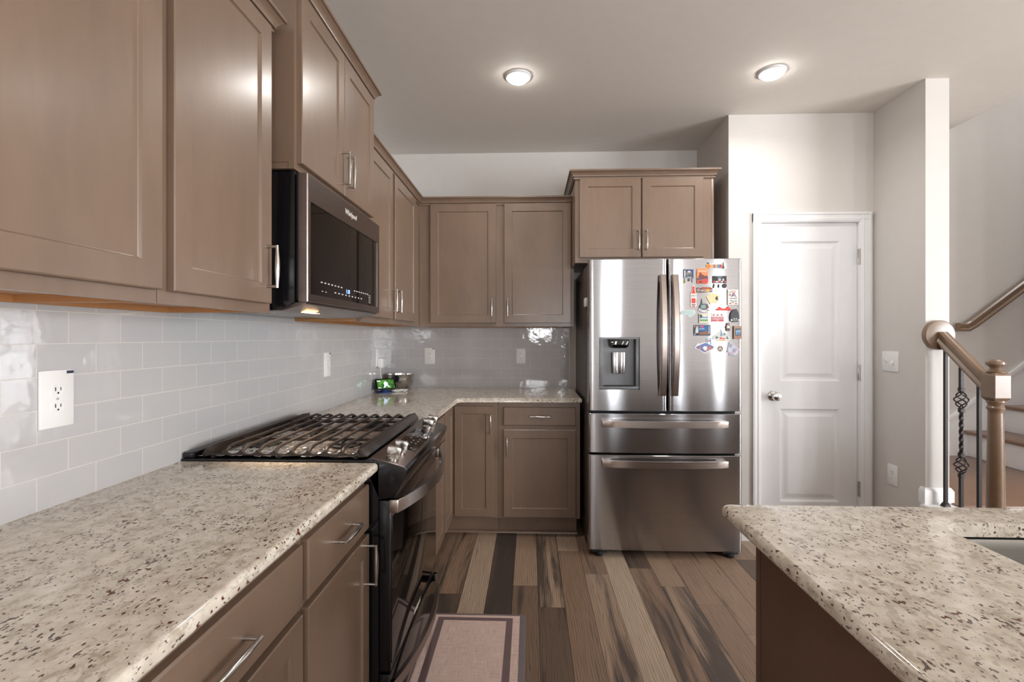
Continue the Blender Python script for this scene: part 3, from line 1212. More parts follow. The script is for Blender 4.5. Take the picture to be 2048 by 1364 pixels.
def fridge_panel(x0, x1, z0, z1, name, hole=None, N=28, rl=.014):
    """bowed sheet-metal front with rounded vertical edges, optionally with a rectangular opening"""
    q = []
    for k in range(6):
        a = PI / 2 * k / 5
        q.append((x0 + rl * (1 - math.cos(a)), yf(x0 + rl) + rl * (1 - math.sin(a))))
    xs = [x0 + rl + (x1 - x0 - 2 * rl) * i / N for i in range(1, N)]
    if hole:
        xs = [x for x in xs if min(abs(x - hole[0]), abs(x - hole[1])) > .006] + [hole[0], hole[1]]
    q += [(x, yf(x)) for x in sorted(xs)]
    for k in range(6):
        a = PI / 2 * (5 - k) / 5
        q.append((x1 - rl * (1 - math.cos(a)), yf(x1 - rl) + rl * (1 - math.sin(a))))
    e = .003
    lv = [(z0, e), (z0 + e, 0)] + ([(hole[2], 0), (hole[3], 0)] if hole else []) + [(z1 - e, 0), (z1, e)]
    b = MB()
    g = [[b.v((x, y + i, z)) for x, y in q] for z, i in lv]
    for j in range(len(lv) - 1):
        for i in range(len(q) - 1):
            if hole and j == 2 and hole[0] - 1e-6 <= q[i][0] and q[i + 1][0] <= hole[1] + 1e-6:
                continue
            b.f([g[j][i], g[j][i + 1], g[j + 1][i + 1], g[j + 1][i]])
    if hole:
        ia = [i for i, p in enumerate(q) if abs(p[0] - hole[0]) < 1e-6][0]
        ib = [i for i, p in enumerate(q) if abs(p[0] - hole[1]) < 1e-6][0]
        rim = g[2][ia:ib + 1] + g[3][ia:ib + 1][::-1]
        inn = [b.v((v.co.x, -.836, v.co.z)) for v in rim]
        for k in range(len(rim)):
            k2 = (k + 1) % len(rim)
            b.f([rim[k], rim[k2], inn[k2], inn[k]])
    B = [[b.v((x, -.817, z)) for x in (x0, x1)] for z in (z0, z1)]
    b.f([B[0][0], B[0][1], B[1][1], B[1][0]])
    b.f(g[0] + [B[0][1], B[0][0]])
    b.f(g[-1] + [B[1][1], B[1][0]])
    b.f([r_[0] for r_ in g] + [B[1][0], B[0][0]])
    b.f([r_[-1] for r_ in g] + [B[1][1], B[0][1]])
    return b.build(name, STEEL, r, 40)


ld = fridge_panel(FX0, FG - .004, .868, 1.790, 'door', (DX0, DX1, DZ0, DZ1))
rd = fridge_panel(FG + .004, FX1, .868, 1.790, 'door')
dw1 = fridge_panel(FX0, FX1, .613, .852, 'drawer')
dw2 = fridge_panel(FX0, FX1, .022, .600, 'drawer')
yd = yf(1.684)
dsp = MB()
dsp.box(DX0 + .001, DX1 - .001, -.8375, -.832, DZ0 + .001, DZ1 - .001)
dsp.box(DX0 + .0005, DX0 + .022, yd + .004, -.837, DZ0 + .0005, DZ1 - .0005, .002).box(DX1 - .022, DX1 - .0005, yd + .004, -.837, DZ0 + .0005, DZ1 - .0005, .002)
dsp.box(DX0 + .0005, DX1 - .0005, yd + .003, -.837, DZ1 - .012, DZ1 - .0005)
dsp.box(DX0 + .0005, DX1 - .0005, yd + .003, -.837, DZ0 + .0005, DZ0 + .018, .003)
dp = dsp.build('dispenser', MGREY, r)
MB().prism([(1.625, DZ1 - .012), (1.745, DZ1 - .012), (1.740, DZ1 - .055), (1.725, DZ1 - .066), (1.645, DZ1 - .066), (1.630, DZ1 - .055)], -.896, -.838, 'y', .003).build('nozzle', BLACKG, dp)
MB().prism([(1.648, 1.092), (1.722, 1.092), (1.725, 1.225), (1.645, 1.225)], -.868, -.858, 'y', .003).build('paddle', STEEL, dp)
MB().box(1.60, 1.77, -.892, -.85, DZ0 + .018, DZ0 + .022).build('drip_tray', BLACKM, dp)

hs = [(-.016, -.009), (.016, -.009), (.016, .006), (.010, .010), (-.010, .010), (-.016, .006)]
for sx, px_ in ((-1, FG - .036), (1, FG + .036)):
    b = MB()
    pts = []
    for i in range(17):
        t = -1 + 2 * i / 16
        pts.append((px_, yf(px_) - .022 - .038 * (1 - t * t), 1.327 + .363 * t))
    rings = []
    for p in pts:
        rings.append([b.v((p[0] + a, p[1] - c, p[2])) for a, c in ((-.019, -.008), (.019, -.008), (.019, .005), (.013, .010), (-.013, .010), (-.019, .005))])
    for A, B in zip(rings, rings[1:]):
        for k in range(6):
            b.f([A[k], A[(k + 1) % 6], B[(k + 1) % 6], B[k]])
    b.f(rings[0])
    b.f(rings[-1])
    for zz in (1.327 - .345, 1.327 + .345):
        b.box(px_ - .015, px_ + .015, yf(px_) - .028, yf(px_) + .004, zz - .018, zz + .018, .003)
    b.build('handle', HSTEEL, ld if sx < 0 else rd)
for par, z in ((dw1, .795), (dw2, .556)):
    b = MB()
    x0, x1 = 1.577, 2.322
    N = 20
    out = [(x0 + (x1 - x0) * i / N, yf(FXC) - .030 - .030 * (1 - (2 * i / N - 1) ** 2)) for i in range(N + 1)]
    b.prism(out + [(x, y + .016) for x, y in out[::-1]], z - .020, z + .020, 'z', .004, 2)
    for x in (x0, x1 - .060):
        b.box(x, x + .060, yf(x0) - .036, yf(x0) + .006, z - .018, z + .018, .005)
    b.build('handle', HSTEEL, par)
for x in (1.565, 2.355):
    MB().lathe([(.024, FL), (.028, FL + .008), (.026, FL + .022), (.015, FL + .03)], (x, -.86, 0), 18).box(x - .05, x + .05, -.875, -.80, FL + .018, .018, .006).build('foot', BLACKM, r)

# ------------------------------------------------------------------ magnets on the right-hand fridge door
MG = 'souvenir magnets on the refrigerator door'


def mframe(x, z, lift=0.0):
    t = 2 * .012 * (x - FXC) / (.46 * .46)
    u = Vector((1, t, 0)).normalized()
    nn = Vector((u.y, -u.x, 0))
    return frame(Vector((x, yf(x), z)) + nn * (lift - .0001), u, nn)


class Magnet:
    """coordinates in centimetres from the magnet's middle"""
    def __init__(s, label, x, z, shape, rgb, th=.4, bev=.04):
        s.x, s.z = x, z
        s.th = th / 100
        s.d = 0
        b = MB(mframe(x, z))
        b.prism([(p[0] / 100, p[1] / 100) for p in shape], 0, s.th, 'y', bev / 100, 1, None)
        s.o = b.build('fridge_magnet', rgb if not isinstance(rgb, tuple) else pc(*rgb), None, 35, (x, yf(x), z))
        tag(s.o, label, 'magnet', MG)

    def add(s, name, shapes, rgb, lift=.03, mat=None):
        s.d += lift / 100
        b = MB(mframe(s.x, s.z, s.th + s.d - .0002))
        for q in shapes:
            b.prism([(p[0] / 100, p[1] / 100) for p in q], 0, .0004, 'y')
        b.build(name, mat or pc(*rgb), s.o, 35)
        return s

    def txt(s, body, size, x, z, rgb, sx=1.0):
        s.d += .0003
        text(body, size / 100, mframe(s.x, s.z, s.th + s.d) @ Matrix.Translation((x / 100, 0, z / 100)), pc(*rgb), s.o, 'lettering', .0005, sx=sx)
        return s


def rc(x0, z0, x1, z1):
    return [(x0, z0), (x1, z0), (x1, z1), (x0, z1)]


def rr_(w, h, r, n=4):
    return [(x, y) for x, y in rrect(-w / 2, w / 2, -h / 2, h / 2, r, n)]


def disc(cx, cz, r, n=16, sz=1.0):
    return [(cx + r * math.cos(2 * PI * k / n), cz + r * sz * math.sin(2 * PI * k / n)) for k in range(n)]


def heart(cx, cz, s):
    return [(cx, cz - s), (cx + s, cz + .1 * s), (cx + s, cz + .6 * s), (cx + .5 * s, cz + .9 * s), (cx, cz + .5 * s), (cx - .5 * s, cz + .9 * s), (cx - s, cz + .6 * s), (cx - s, cz + .1 * s)]


m = Magnet('letter strip magnet starting with a bright orange fruit, at the top of the door', 2.264, 1.744, [(-6.2, -1.6), (3.0, -1.6), (4.2, -2.2), (6.0, -1.5), (6.0, 1.0), (4.4, 2.6), (3.2, 1.2), (-6.2, 1.2)], (226, 222, 215))
m.add('orange', [disc(-4.9, -.2, 1.4)], (240, 126, 22)).add('leaf', [[(-5.0, 1.1), (-6.0, 2.2), (-4.4, 1.8)]], (70, 92, 60))
m.add('letter_block', [rc(-3.4, -1.2, -2.2, .9)], (205, 165, 120)).add('letter_block', [rc(-2.0, -1.2, -1.0, .9)], (160, 100, 140)).add('letter_block', [rc(-.8, -1.2, .2, .9)], (205, 165, 90)).add('letter_block', [rc(.4, -1.2, 1.6, .9)], (80, 140, 180)).add('letter_block', [rc(1.8, -1.2, 3.0, .9)], (190, 60, 80))
m.add('tower', [[(3.2, -1.5), (4.6, -1.5), (4.1, .6), (4.1, 2.0), (3.7, 2.0), (3.7, .6)]], (50, 34, 34))

m = Magnet('square blue and grey photo magnet with three small charms hanging below', 2.095, 1.697, rc(-3.0, -2.7, 3.0, 2.7), (60, 66, 84))
m.add('sky', [rc(-.2, .4, 2.8, 2.5)], (66, 66, 140)).add('statue', [disc(.2, .2, 1.7, 12), [(-1, -2), (1.8, -2), (1, .5)]], (120, 122, 124)).add('torch_cloud', [disc(.4, 1.3, .8, 10, .6)], (218, 226, 228)).add('side_band', [rc(-2.6, -1.6, -1.8, 2.0)], (205, 208, 214)).add('lower_band', [rc(-3, -2.7, 2.0, -1.9)], (140, 158, 168))
m.add('charm', [rc(-2.7, -5.6, -1.8, -3.8), rc(-2.5, -3.8, -2.0, -2.8)], (152, 138, 58)).add('charm', [rc(-.2, -4.4, .8, -2.8)], (92, 78, 66)).add('charm', [rc(2.0, -5.2, 2.8, -2.8)], (150, 150, 166))

m = Magnet('rounded poster magnet of a dark skyline on an orange sunset sky', 2.178, 1.683, rr_(6.8, 9.3, .9), (224, 140, 92), .6)
m.add('title_band', [rc(-2.6, 2.6, 2.8, 3.5)], (230, 180, 150)).add('skyline', [[(-2.6, -.8), (-1.9, .8), (-1.6, 2.0), (-1.2, 2.3), (-.8, 1.9), (-.4, .9), (.4, .8), (1.2, 0), (1.8, .2), (2.6, .4), (3.2, -.6), (3.3, -1), (-2.9, -1)]], (120, 52, 44))
m.add('river', [[(-3.3, -2.6), (3.3, -1.4), (3.3, -.5), (-3.3, -1.3)]], (84, 64, 88)).add('shore', [[(-3.3, -2.8), (3.3, -1.5), (3.3, -3.6), (2.5, -4.4), (-2.5, -4.4), (-3.3, -3.6)]], (200, 62, 54)).add('trees', [disc(-1.2, -3.5, 1.0, 10, .7)], (76, 62, 44))

m = Magnet('dark forest scene magnet with three black charms hanging below', 2.282, 1.664, rc(-4.3, -2.3, 4.2, 2.0), (44, 46, 46))
m.add('mountain', [[(-1.6, 1.9), (-1.2, .6), (.4, 0), (1.4, 1.2), (1.2, 1.9)]], (86, 102, 122)).add('rock', [disc(-.1, -.3, .9, 10), disc(2.2, -.3, .8, 10)], (176, 178, 176)).add('trees', [[(-4.2, -.8), (-4, 2.1), (-3.4, .5), (-3, 2.2), (-2.2, .3), (-1.8, 1.9), (-1.4, -.8)], [(2.6, -.6), (3.1, 2.2), (4.0, -.6)]], (26, 32, 30))
m.add('red_stripe', [rc(-4.0, -1.9, -2.4, -1.0), rc(-.8, -1.9, .6, -1.0), rc(2.8, -1.9, 4.2, -1.0)], (196, 74, 92)).add('white_stripe', [rc(-2.3, -1.9, -1.0, -1.1), rc(.9, -1.9, 1.8, -1.1)], (226, 224, 222))
m.add('charm', [[(-4.0, -5.2), (-3.5, -5.4), (-3.0, -3.0), (-3.6, -2.5)], rc(-1.0, -5.2, -.2, -2.9), disc(2.9, -3.9, 1.35)], (38, 38, 44))

m = Magnet('red soda bottle shaped magnet with a white label band', 2.125, 1.562, [(-1.7, -6.2), (-1.2, -6.5), (1.2, -6.5), (1.7, -6.2), (1.9, -5), (1.5, -3), (1.9, -.4), (1.8, 1.2), (.9, 3.4), (.8, 6.2), (.5, 6.5), (-.5, 6.5), (-.8, 6.2), (-.9, 3.4), (-1.8, 1.2), (-1.9, -.4), (-1.5, -3), (-1.9, -5)], (232, 226, 222), .5)
m.add('red_glass', [[(-1.3, 1.6), (1.3, 1.6), (.7, 3.4), (.6, 6.0), (-.6, 6.0), (-.7, 3.4)], rc(-1.2, -4.2, 1.2, -1.2), disc(0, -6.0, 1.1, 14, .35)], (216, 62, 44)).add('grey_band', [rc(-1.2, -5.4, 1.2, -4.7)], (110, 112, 110)).txt('ZERO', 1.1, 0, .2, (120, 40, 40))

m = Magnet('long magnet spelling ARIZONA under red desert hills', 2.193, 1.601, [(-4.9, -1.6), (-3, -1.7), (4.6, -1.4), (4.6, .6), (3.6, 1.5), (-1.8, 1.6), (-2.6, .6), (-3.2, 1.4), (-4.9, 1.2)], (88, 52, 42))
m.add('hills', [[(-2.0, .4), (-1.6, 1.4), (3.4, 1.3), (4.2, .4)]], (178, 70, 50)).add('stone', [disc(-3.9, -.2, 1.1)], (150, 138, 128)).add('sun', [disc(1.75, -.55, 1.0)], (222, 170, 36))
m.txt('ARIZ', 1.9, -.9, -.55, (238, 236, 238), .85).txt('NA', 1.9, 3.5, -.45, (238, 236, 238), .85)

m = Magnet('cream fan of playing cards magnet with a black club suit mark', 2.243, 1.547, [(-4.3, 1.3), (-1.2, 3.3), (-.6, 3.1), (1.4, 3.2), (2.0, 2.6), (4.3, 1.9), (2.0, -2.9), (0, -2.6), (-1.8, -3.4)], (226, 208, 160), .5)
m.add('card_edge', [[(-1.1, 3.0), (-.85, 3.0), (-1.2, -2.8), (-1.5, -2.8)], [(1.2, 3.0), (1.4, 3.0), (.3, -2.4), (.05, -2.4)]], (240, 228, 196)).add('club', [disc(1.75, .25, .6), disc(2.4, -.35, .6), disc(2.2, .9, .55), [(1.7, -.2), (2.5, -.9), (2.2, .5)]], (52, 62, 46))

m = Magnet('pale rectangular collage magnet near the right edge of the door', 2.361, 1.555, rc(-3.2, -4.6, 3.2, 4.6), (222, 216, 212), .8)
m.add('peak', [[(-1.4, .4), (0, 2.8), (.6, 1.2), (2.0, .2), (.2, 1.0), (-.4, .4)]], (96, 100, 140)).add('red_stroke', [[(.0, 2.8), (.5, 2.8), (2.2, .0), (1.7, .2)]], (150, 40, 60)).add('script_line', [rc(-2.0, -.8, 2.2, -.45)], (70, 70, 92)).add('small_picture', [rc(-2.4, 1.0, -1.4, 1.9), rc(-2.4, -4.0, -1.0, -3.3), rc(.9, -4.1, 2.5, -3.5)], (182, 96, 70)).add('small_picture', [rc(-2.2, 2.6, -1.2, 3.6), rc(.9, -2.8, 2.3, -1.6)], (150, 184, 160)).add('small_picture', [rc(-1.6, -2.4, -.9, -1.6), rc(-.4, -3.4, .2, -2.0)], (110, 130, 168)).add('small_picture', [rc(-.6, 3.0, .2, 4.0), rc(.8, 2.8, 1.6, 3.8)], (214, 150, 160))

m = Magnet('skyline magnet with a curved white NEW YORK banner', 2.187, 1.506, [(-3.5, -2.8), (-1.8, -3.8), (0, -4.2), (1.8, -3.8), (3.6, -2.6), (3.0, -1.2), (2.4, .8), (.6, 1.2), (-.8, 1.0), (-1.1, 4.2), (-1.4, 4.2), (-1.9, .8), (-2.6, .2), (-3.0, -1.2)], (74, 74, 70))
m.add('harbour', [[(-1.8, -1.8), (-1.6, .3), (1.0, .6), (1.2, -1.8)]], (126, 154, 158)).add('bricks', [rc(1.3, -1.6, 2.4, .2)], (120, 66, 58)).add('banner', [[(-3.4, -2.8), (-2.9, -1.6), (-1.4, -2.3), (0, -2.6), (1.4, -2.3), (3.0, -1.4), (3.5, -2.5), (1.8, -3.6), (0, -4.0), (-1.8, -3.6)]], (226, 224, 230))
m.txt('NEW', 1.1, -1.5, -2.75, (46, 46, 60)).txt('YORK', 1.0, 1.5, -2.7, (46, 46, 60))

m = Magnet('red suspension bridge magnet left of the pale collage', 2.306, 1.488, [(-4.8, -1.2), (4.8, -1.2), (4.8, -.4), (3.2, .6), (2.9, 1.2), (2.3, 1.2), (1.8, .4), (0, -.1), (-1.6, .5), (-2.2, 1.2), (-2.8, 1.2), (-3.2, .4), (-4.8, -.5)], (206, 58, 44), .5)
m.add('pier', [rc(-2.8, -1.2, -2.3, -.6), rc(2.4, -1.2, 3.6, -.6), rc(-4.8, -1.2, -4.0, -.6)], (120, 30, 30))

m = Magnet('pale teal magnet in the outline of a state next to the handle', 2.086, 1.458, [(-5.2, -.6), (-4.6, .2), (-3.4, 1.3), (-2.8, 2.0), (4.0, 2.2), (4.9, 1.8), (5.2, .4), (4.6, -.4), (4.2, -1.0), (3.2, -1.6), (2.0, -2.5), (.9, -1.9), (.2, -1.0), (-1.2, -.9), (-2.0, -.5), (-3.4, -.8)], (208, 220, 218), .3)
m.add('map', [[(-4.6, -.5), (-3.2, 1.1), (-2.6, 1.7), (3.8, 1.9), (4.5, .4), (3.7, -1.0), (1.9, -2.1), (.4, -.9), (-2, -.3)]], (182, 203, 201))

m = Magnet('small square landscape tile magnet with green field and blue hills', 2.184, 1.429, rc(-2.8, -2.8, 2.8, 2.8), (222, 212, 196), .9)
m.add('field', [rc(-2.4, -1.8, 2.5, -.6)], (108, 158, 92)).add('hills', [[(-2.4, .1), (2.5, .1), (2.5, 1.1), (.4, .8), (-.8, 1.4), (-2.4, 1.0)]], (112, 150, 164)).add('lake', [rc(-2.4, -.6, 2.5, .1)], (196, 206, 218)).add('tree', [disc(-1.7, 1.6, .8), rc(-2.2, .2, -1.2, 1.2)], (74, 76, 78))

m = Magnet('white flag magnet with three red stars over two red stripes', 2.270, 1.433, rc(-3.7, -2.8, 3.7, 2.8), (228, 222, 222), .3)
st5 = lambda cx, cz, R_: [(cx + (R_ if k % 2 == 0 else R_ * .42) * math.sin(PI * k / 5), cz + (R_ if k % 2 == 0 else R_ * .42) * math.cos(PI * k / 5)) for k in range(10)]
m.add('stripe', [rc(-3.7, -.7, 3.7, .5), rc(-3.7, -2.2, 3.7, -1.0)], (192, 78, 92)).add('star', [st5(-2.4, 1.6, .75), st5(0, 1.6, .75), st5(2.4, 1.6, .75)], (170, 70, 92))
m.txt('WASHINGTON', 1.0, 0, -.1, (236, 230, 230), .95).txt('DC', 1.1, 0, -1.6, (236, 230, 230))

m = Magnet('dark furry ape figure magnet at the right edge of the door', 2.370, 1.445, [(-2.6, -3.0), (-2.9, -1), (-2.5, 1.4), (-1.4, 3.2), (-.2, 4.0), (1.4, 3.9), (2.1, 2.8), (2.0, 1.6), (2.8, .4), (3.1, -1.6), (2.8, -3.2), (1.4, -3.8), (-1.2, -3.8)], (50, 46, 60), 1.0, .25)
m.add('belly', [disc(.1, -2.6, 1.9, 14, .55)], (98, 108, 104)).add('feet', [disc(-2.0, -2.7, .6), disc(2.4, -2.6, .5), disc(-.4, -1.8, .3), disc(1.0, -1.8, .3)], (190, 196, 190)).add('face', [disc(1.0, 2.7, .8)], (72, 56, 62))

m = Magnet('wide dark night city photo magnet with a pink heart', 2.176, 1.357, rr_(10.1, 6.3, .3), (34, 38, 56), .4)
m.add('night_sky', [rc(-2.2, -.6, 4.5, 2.8)], (28, 92, 146)).add('city_lights', [[(-1.6, -2.6), (4.2, -2.6), (4.2, -.8), (2.6, -.3), (.6, -.9), (-1.4, -1.1)]], (130, 86, 66)).add('figure', [[(-4.0, -1.6), (-2.2, -1.6), (-2.3, .8), (-2.6, 1.8), (-3.6, 1.8), (-3.9, .4)]], (196, 200, 188)).add('portrait', [rc(-3.6, 1.6, -2.2, 2.6)], (204, 146, 110)).add('white_mark', [rc(-4.7, 1.8, -4.3, 2.7), rc(-4.5, -2.8, -4.1, -1.9), rc(4.0, -2.2, 4.4, 2.6)], (196, 208, 226)).add('heart', [heart(.3, 2.2, .75)], (228, 54, 110)).add('title_band', [rc(-1.9, .5, 1.4, 1.3)], (120, 160, 200))
m.txt('I', 1.4, -.9, 2.15, (230, 230, 240))

m = Magnet('tiny brown bear magnet beneath the dark ape figure', 2.330, 1.377, [(-1.0, -2.4), (-.2, -2.3), (.2, -1.6), (.6, -2.4), (1.3, -2.2), (1.2, -.4), (1.4, .4), (.8, 1.0), (.9, 2.2), (.5, 2.4), (.2, 2.0), (-.3, 2.0), (-.6, 2.4), (-.9, 2.1), (-.7, 1.0), (-1.4, .2), (-1.3, -.8), (-.9, -1.0)], (96, 74, 62), .8, .15)
m.add('shirt', [[(-.6, -.6), (1.0, -.8), (1.1, .4), (.5, .9), (-.5, .9)]], (214, 208, 196)).add('muzzle', [disc(.1, 1.4, .35)], (170, 136, 110))

m = Magnet('cut out skyline magnet with blue spire and the word Orlando', 2.293, 1.328, [(-5.4, -2.6), (-5.2, -1.0), (-4.2, .2), (-2.6, .6), (-2.0, 1.8), (-1.0, 2.0), (-.2, 4.2), (.5, 2.0), (2.2, 1.6), (3.2, .4), (4.6, -1.0), (5.4, -2.9), (4.0, -3.2), (2.6, -3.9), (-2.4, -3.9), (-3.4, -3.0)], (206, 210, 206), .4)
m.add('spire', [[(-.9, -.6), (-.5, 1.6), (-.2, 3.4), (.1, 1.6), (.8, -.6)]], (122, 142, 172)).add('trees', [[(-3.8, -2), (-3.4, -.2), (-2.8, -2)], [(2.6, -2.4), (3.3, -.2), (4.4, -2.4)], disc(-2.6, -1.4, .7), disc(1.7, .5, .7)], (88, 126, 120)).add('red_script', [[(-1.3, -2.3), (-1.0, -1.0), (.2, -1.5), (2.2, -1.8), (2.0, -2.5)]], (212, 84, 82)).add('banner', [rc(-2.3, -3.7, 3.0, -2.5)], (236, 226, 200))
m.txt('Orlando', 1.2, .35, -3.05, (196, 96, 50))

m = Magnet('framed blue picture magnet in tan surround at the right edge', 2.388, 1.344, rc(-2.4, -3.9, 2.4, 3.9), (150, 122, 98), 1.2)
m.add('picture', [rc(-1.6, -2.2, 1.7, 2.4)], (66, 74, 90)).add('figures', [disc(-.5, .6, .9, 10), disc(.8, .8, .9, 10), rc(-1.0, -1.6, -.5, 0), rc(.4, -1.8, .9, 0)], (120, 158, 196)).add('caption_bar', [rc(-1.5, -3.2, 1.6, -2.7)], (176, 96, 72))

m = Magnet('large white edged diamond sign magnet with a blue tower on top', 2.193, 1.266, [(-6.1, -.9), (-5.6, -2.0), (0, -4.8), (5.6, -2.0), (6.1, -.6), (5.2, .6), (4.6, 1.2), (4.0, 1.4), (3.9, 4.4), (2.5, 5.0), (.9, 4.4), (.9, 1.6), (.2, 2.0), (-3.2, 1.0), (-4.4, 1.2), (-4.9, .3)], (232, 232, 236), .4)
m.add('tower', [rc(1.2, .6, 3.7, 4.2)], (58, 140, 178)).add('tower_panel', [rc(1.7, .6, 3.2, 3.9)], (214, 232, 240)).add('cross', [[(1.4, 2.6), (2.5, 2.3), (3.5, 2.6), (2.5, 3.5)]], (206, 70, 60)).add('picture', [[(-5.4, -1.0), (-4.8, -1.8), (0, -4.2), (4.8, -1.9), (5.4, -.8), (3.6, .2), (.2, 1.5), (-3.8, -.1)]], (92, 112, 168)).add('tower_block', [[(-3.9, -2.0), (-3.4, -.3), (-2.6, -.4), (-2.2, -2.6)]], (174, 112, 96)).add('tower_block', [[(1.6, -2.8), (1.8, -.8), (3.0, -.4), (4.6, -1.4), (4.4, -2.0)]], (174, 112, 96)).add('white_panel', [[(-1.4, -1.6), (-.6, -.4), (1.2, -.6), (1.4, -2.2), (0, -3.2)]], (222, 222, 226)).add('lights', [disc(.8, -3.2, .5), disc(-3.2, -2.3, .4), disc(2.4, -2.4, .4)], (226, 150, 92))

m = Magnet('round white rimmed button magnet with a grey brown picture', 2.285, 1.246, disc(0, 0, 2.2, 28), (240, 240, 240), .4)
m.add('picture', [disc(0, 0, 1.65, 24)], (104, 96, 88)).add('figure', [disc(0, .5, .6), disc(-.6, -.3, .5), disc(.6, -.4, .5)], (196, 178, 166))

m = Magnet('tilted pale crystal patterned card magnet lowest on the right', 2.362, 1.245, [(-2.2, 4.0), (-1.2, 4.4), (4.0, -.4), (3.4, -1.4), (3.0, -2.6), (1.4, -4.4), (-2.8, -3.9), (-2.0, -2.2), (-3.9, -1.8), (-3.2, -.6), (-2.8, 1.6)], (184, 186, 200), .4)
m.add('facet', [[(-1.8, 3.2), (-.2, 2.8), (-1.2, .6), (-2.4, 1.2)], [(0, .4), (2.0, -.4), (1.2, -2.2), (-.6, -1.6)]], (140, 142, 164)).add('facet', [[(1.6, .9), (3.4, -.4), (2.6, -1.2), (1.4, -.2)], [(-1.6, -2.0), (.2, -1.6), (.4, -2.8), (-1.8, -3.2)]], (196, 150, 164)).add('facet', [rc(-3.5, -1.8, -2.8, -1.2), [(-2.4, -3.6), (1.0, -4.1), (1.2, -3.7), (-2.2, -3.2)]], (108, 120, 160))

o = MB().box(1.490, 1.5025, -.78, -.70, 1.508, 1.565, .003).build('fridge_magnet', PLATE, None, 35, (1.498, -.74, 1.536))
tag(o, 'plain white clip magnet on the left side of the refrigerator', 'magnet')

# ------------------------------------------------------------------ outlets and switches
OG = 'white duplex outlets'


def outlet(label, M, w=.084, h=.134, sticker=False, group=OG):
    r = thing('wall_outlet', label, 'outlet', M @ Vector((0, 0, 0)), group)
    MB(M).box(-w / 2, w / 2, 0, .0055, -h / 2, h / 2, .0025).build('plate', PLATE, r)
    k = h / .134
    for s in (-1, 1):
        b = MB(M)
        pts = []
        for i in range(20):
            a = 2 * PI * i / 20
            pts.append((.0165 * k * math.cos(a), s * .0195 * k + max(-.0125 * k, min(.0125 * k, .0165 * k * math.sin(a)))))
        b.prism(pts, .0045, .0072, 'y', .0006, 1)
        rec = b.build('receptacle', PLATE, r)
        b = MB(M)
        z = s * .0195 * k
        b.box(-.0078 * k, -.0052 * k, .0068, .0074, z - .001, z + .0078 * k).box(.0052 * k, .0074 * k, .0068, .0074, z - .0005, z + .007 * k)
        b.prism([(q[0], q[1]) for q in disc(0, z - .006 * k, .0024 * k, 10)], .0068, .0074, 'y')
        b.build('slots', SLOT, rec)
    MB(M).prism(disc(0, 0, .003 * k, 10), .005, .0066, 'y').build('screw', CHROME, r)
    if sticker:
        MB(M).box(w / 2 - .020, w / 2 - .002, .0055, .0059, h / 2 - .010, h / 2 - .003).build('sticker', pc(44, 50, 70), r)
    return r


outlet('white outlet on the left wall tile nearest the camera', FX(.007, -2.752, 1.170), .086, .137, True)
outlet('white outlet with dark corner sticker on the tile beyond the range', FX(.007, -1.190, 1.163), .086, .134, True)
outlet('white outlet near the corner with a charger plugged into it', FX(.007, -.290, 1.163), .074, .132)
outlet('white outlet with dark corner sticker on the back wall tile', FY(.343, -.007, 1.165), .084, .128, True)
outlet('white outlet on the back wall tile beside the refrigerator', FY(1.071, -.007, 1.166), .073, .120)
outlet('white outlet low on the cream wall right of the pantry door', frame((3.38, -.783, .467), (0, -1, 0), (-1, 0, 0)), .084, .126)

r = thing('light_switch', 'white double toggle light switch on the wall right of the pantry door', 'light switch', (3.38, -.763, 1.166))
M = frame((3.38, -.763, 1.166), (0, -1, 0), (-1, 0, 0))
MB(M).box(-.068, .068, 0, .006, -.062, .062, .0025).build('plate', PLATE, r)
for x in (-.026, .026):
    s = 1 if x < 0 else -1
    MB(M).hexa([(x - .006, .005, -.012), (x + .006, .005, -.012), (x + .006, .005, .012), (x - .006, .005, .012),
                (x - .005, .022, s * .014 - .006), (x + .005, .022, s * .014 - .006), (x + .005, .022, s * .014 + .006), (x - .005, .022, s * .014 + .006)], .001, 1).build('toggle', PLATE, r)

# charger and cable
ch = MB().box(.0145, .050, -.303, -.243, 1.088, 1.158, .005).build('charger', PLATE, None, 35, (.03, -.273, 1.12))
tag(ch, 'white square charger plugged into the corner outlet', 'charger')
pts = [(.033, -.290, 1.092), (.034, -.300, 1.07), (.040, -.305, 1.03), (.052, -.315, .99), (.060, -.325, .97), (.062, -.33, .955)]
o = MB().tube(pts, .0022, 8).build('charging_cable', PLATE, None, 60, (.05, -.31, 1.0))
tag(o, 'thin white cable running from the charger to the smart display', 'cable')
pts = []
random.seed(11)
for i in range(70):
    a = i * .55
    pts.append((.185 + .045 * math.cos(a) + random.uniform(-.008, .008), -.315 + .035 * math.sin(a * 1.13) + random.uniform(-.006, .006), .918 + .006 * (1 + math.sin(i * .8))))
pts2 = [(p[0], p[1], p[2]) for p in pts]
o = MB().tube(pts2, .0017, 6).build('charging_cable', PLATE, None, 60, (.185, -.315, .916))
tag(o, 'tangle of thin white cable lying on the counter in front of the bowl', 'cable')

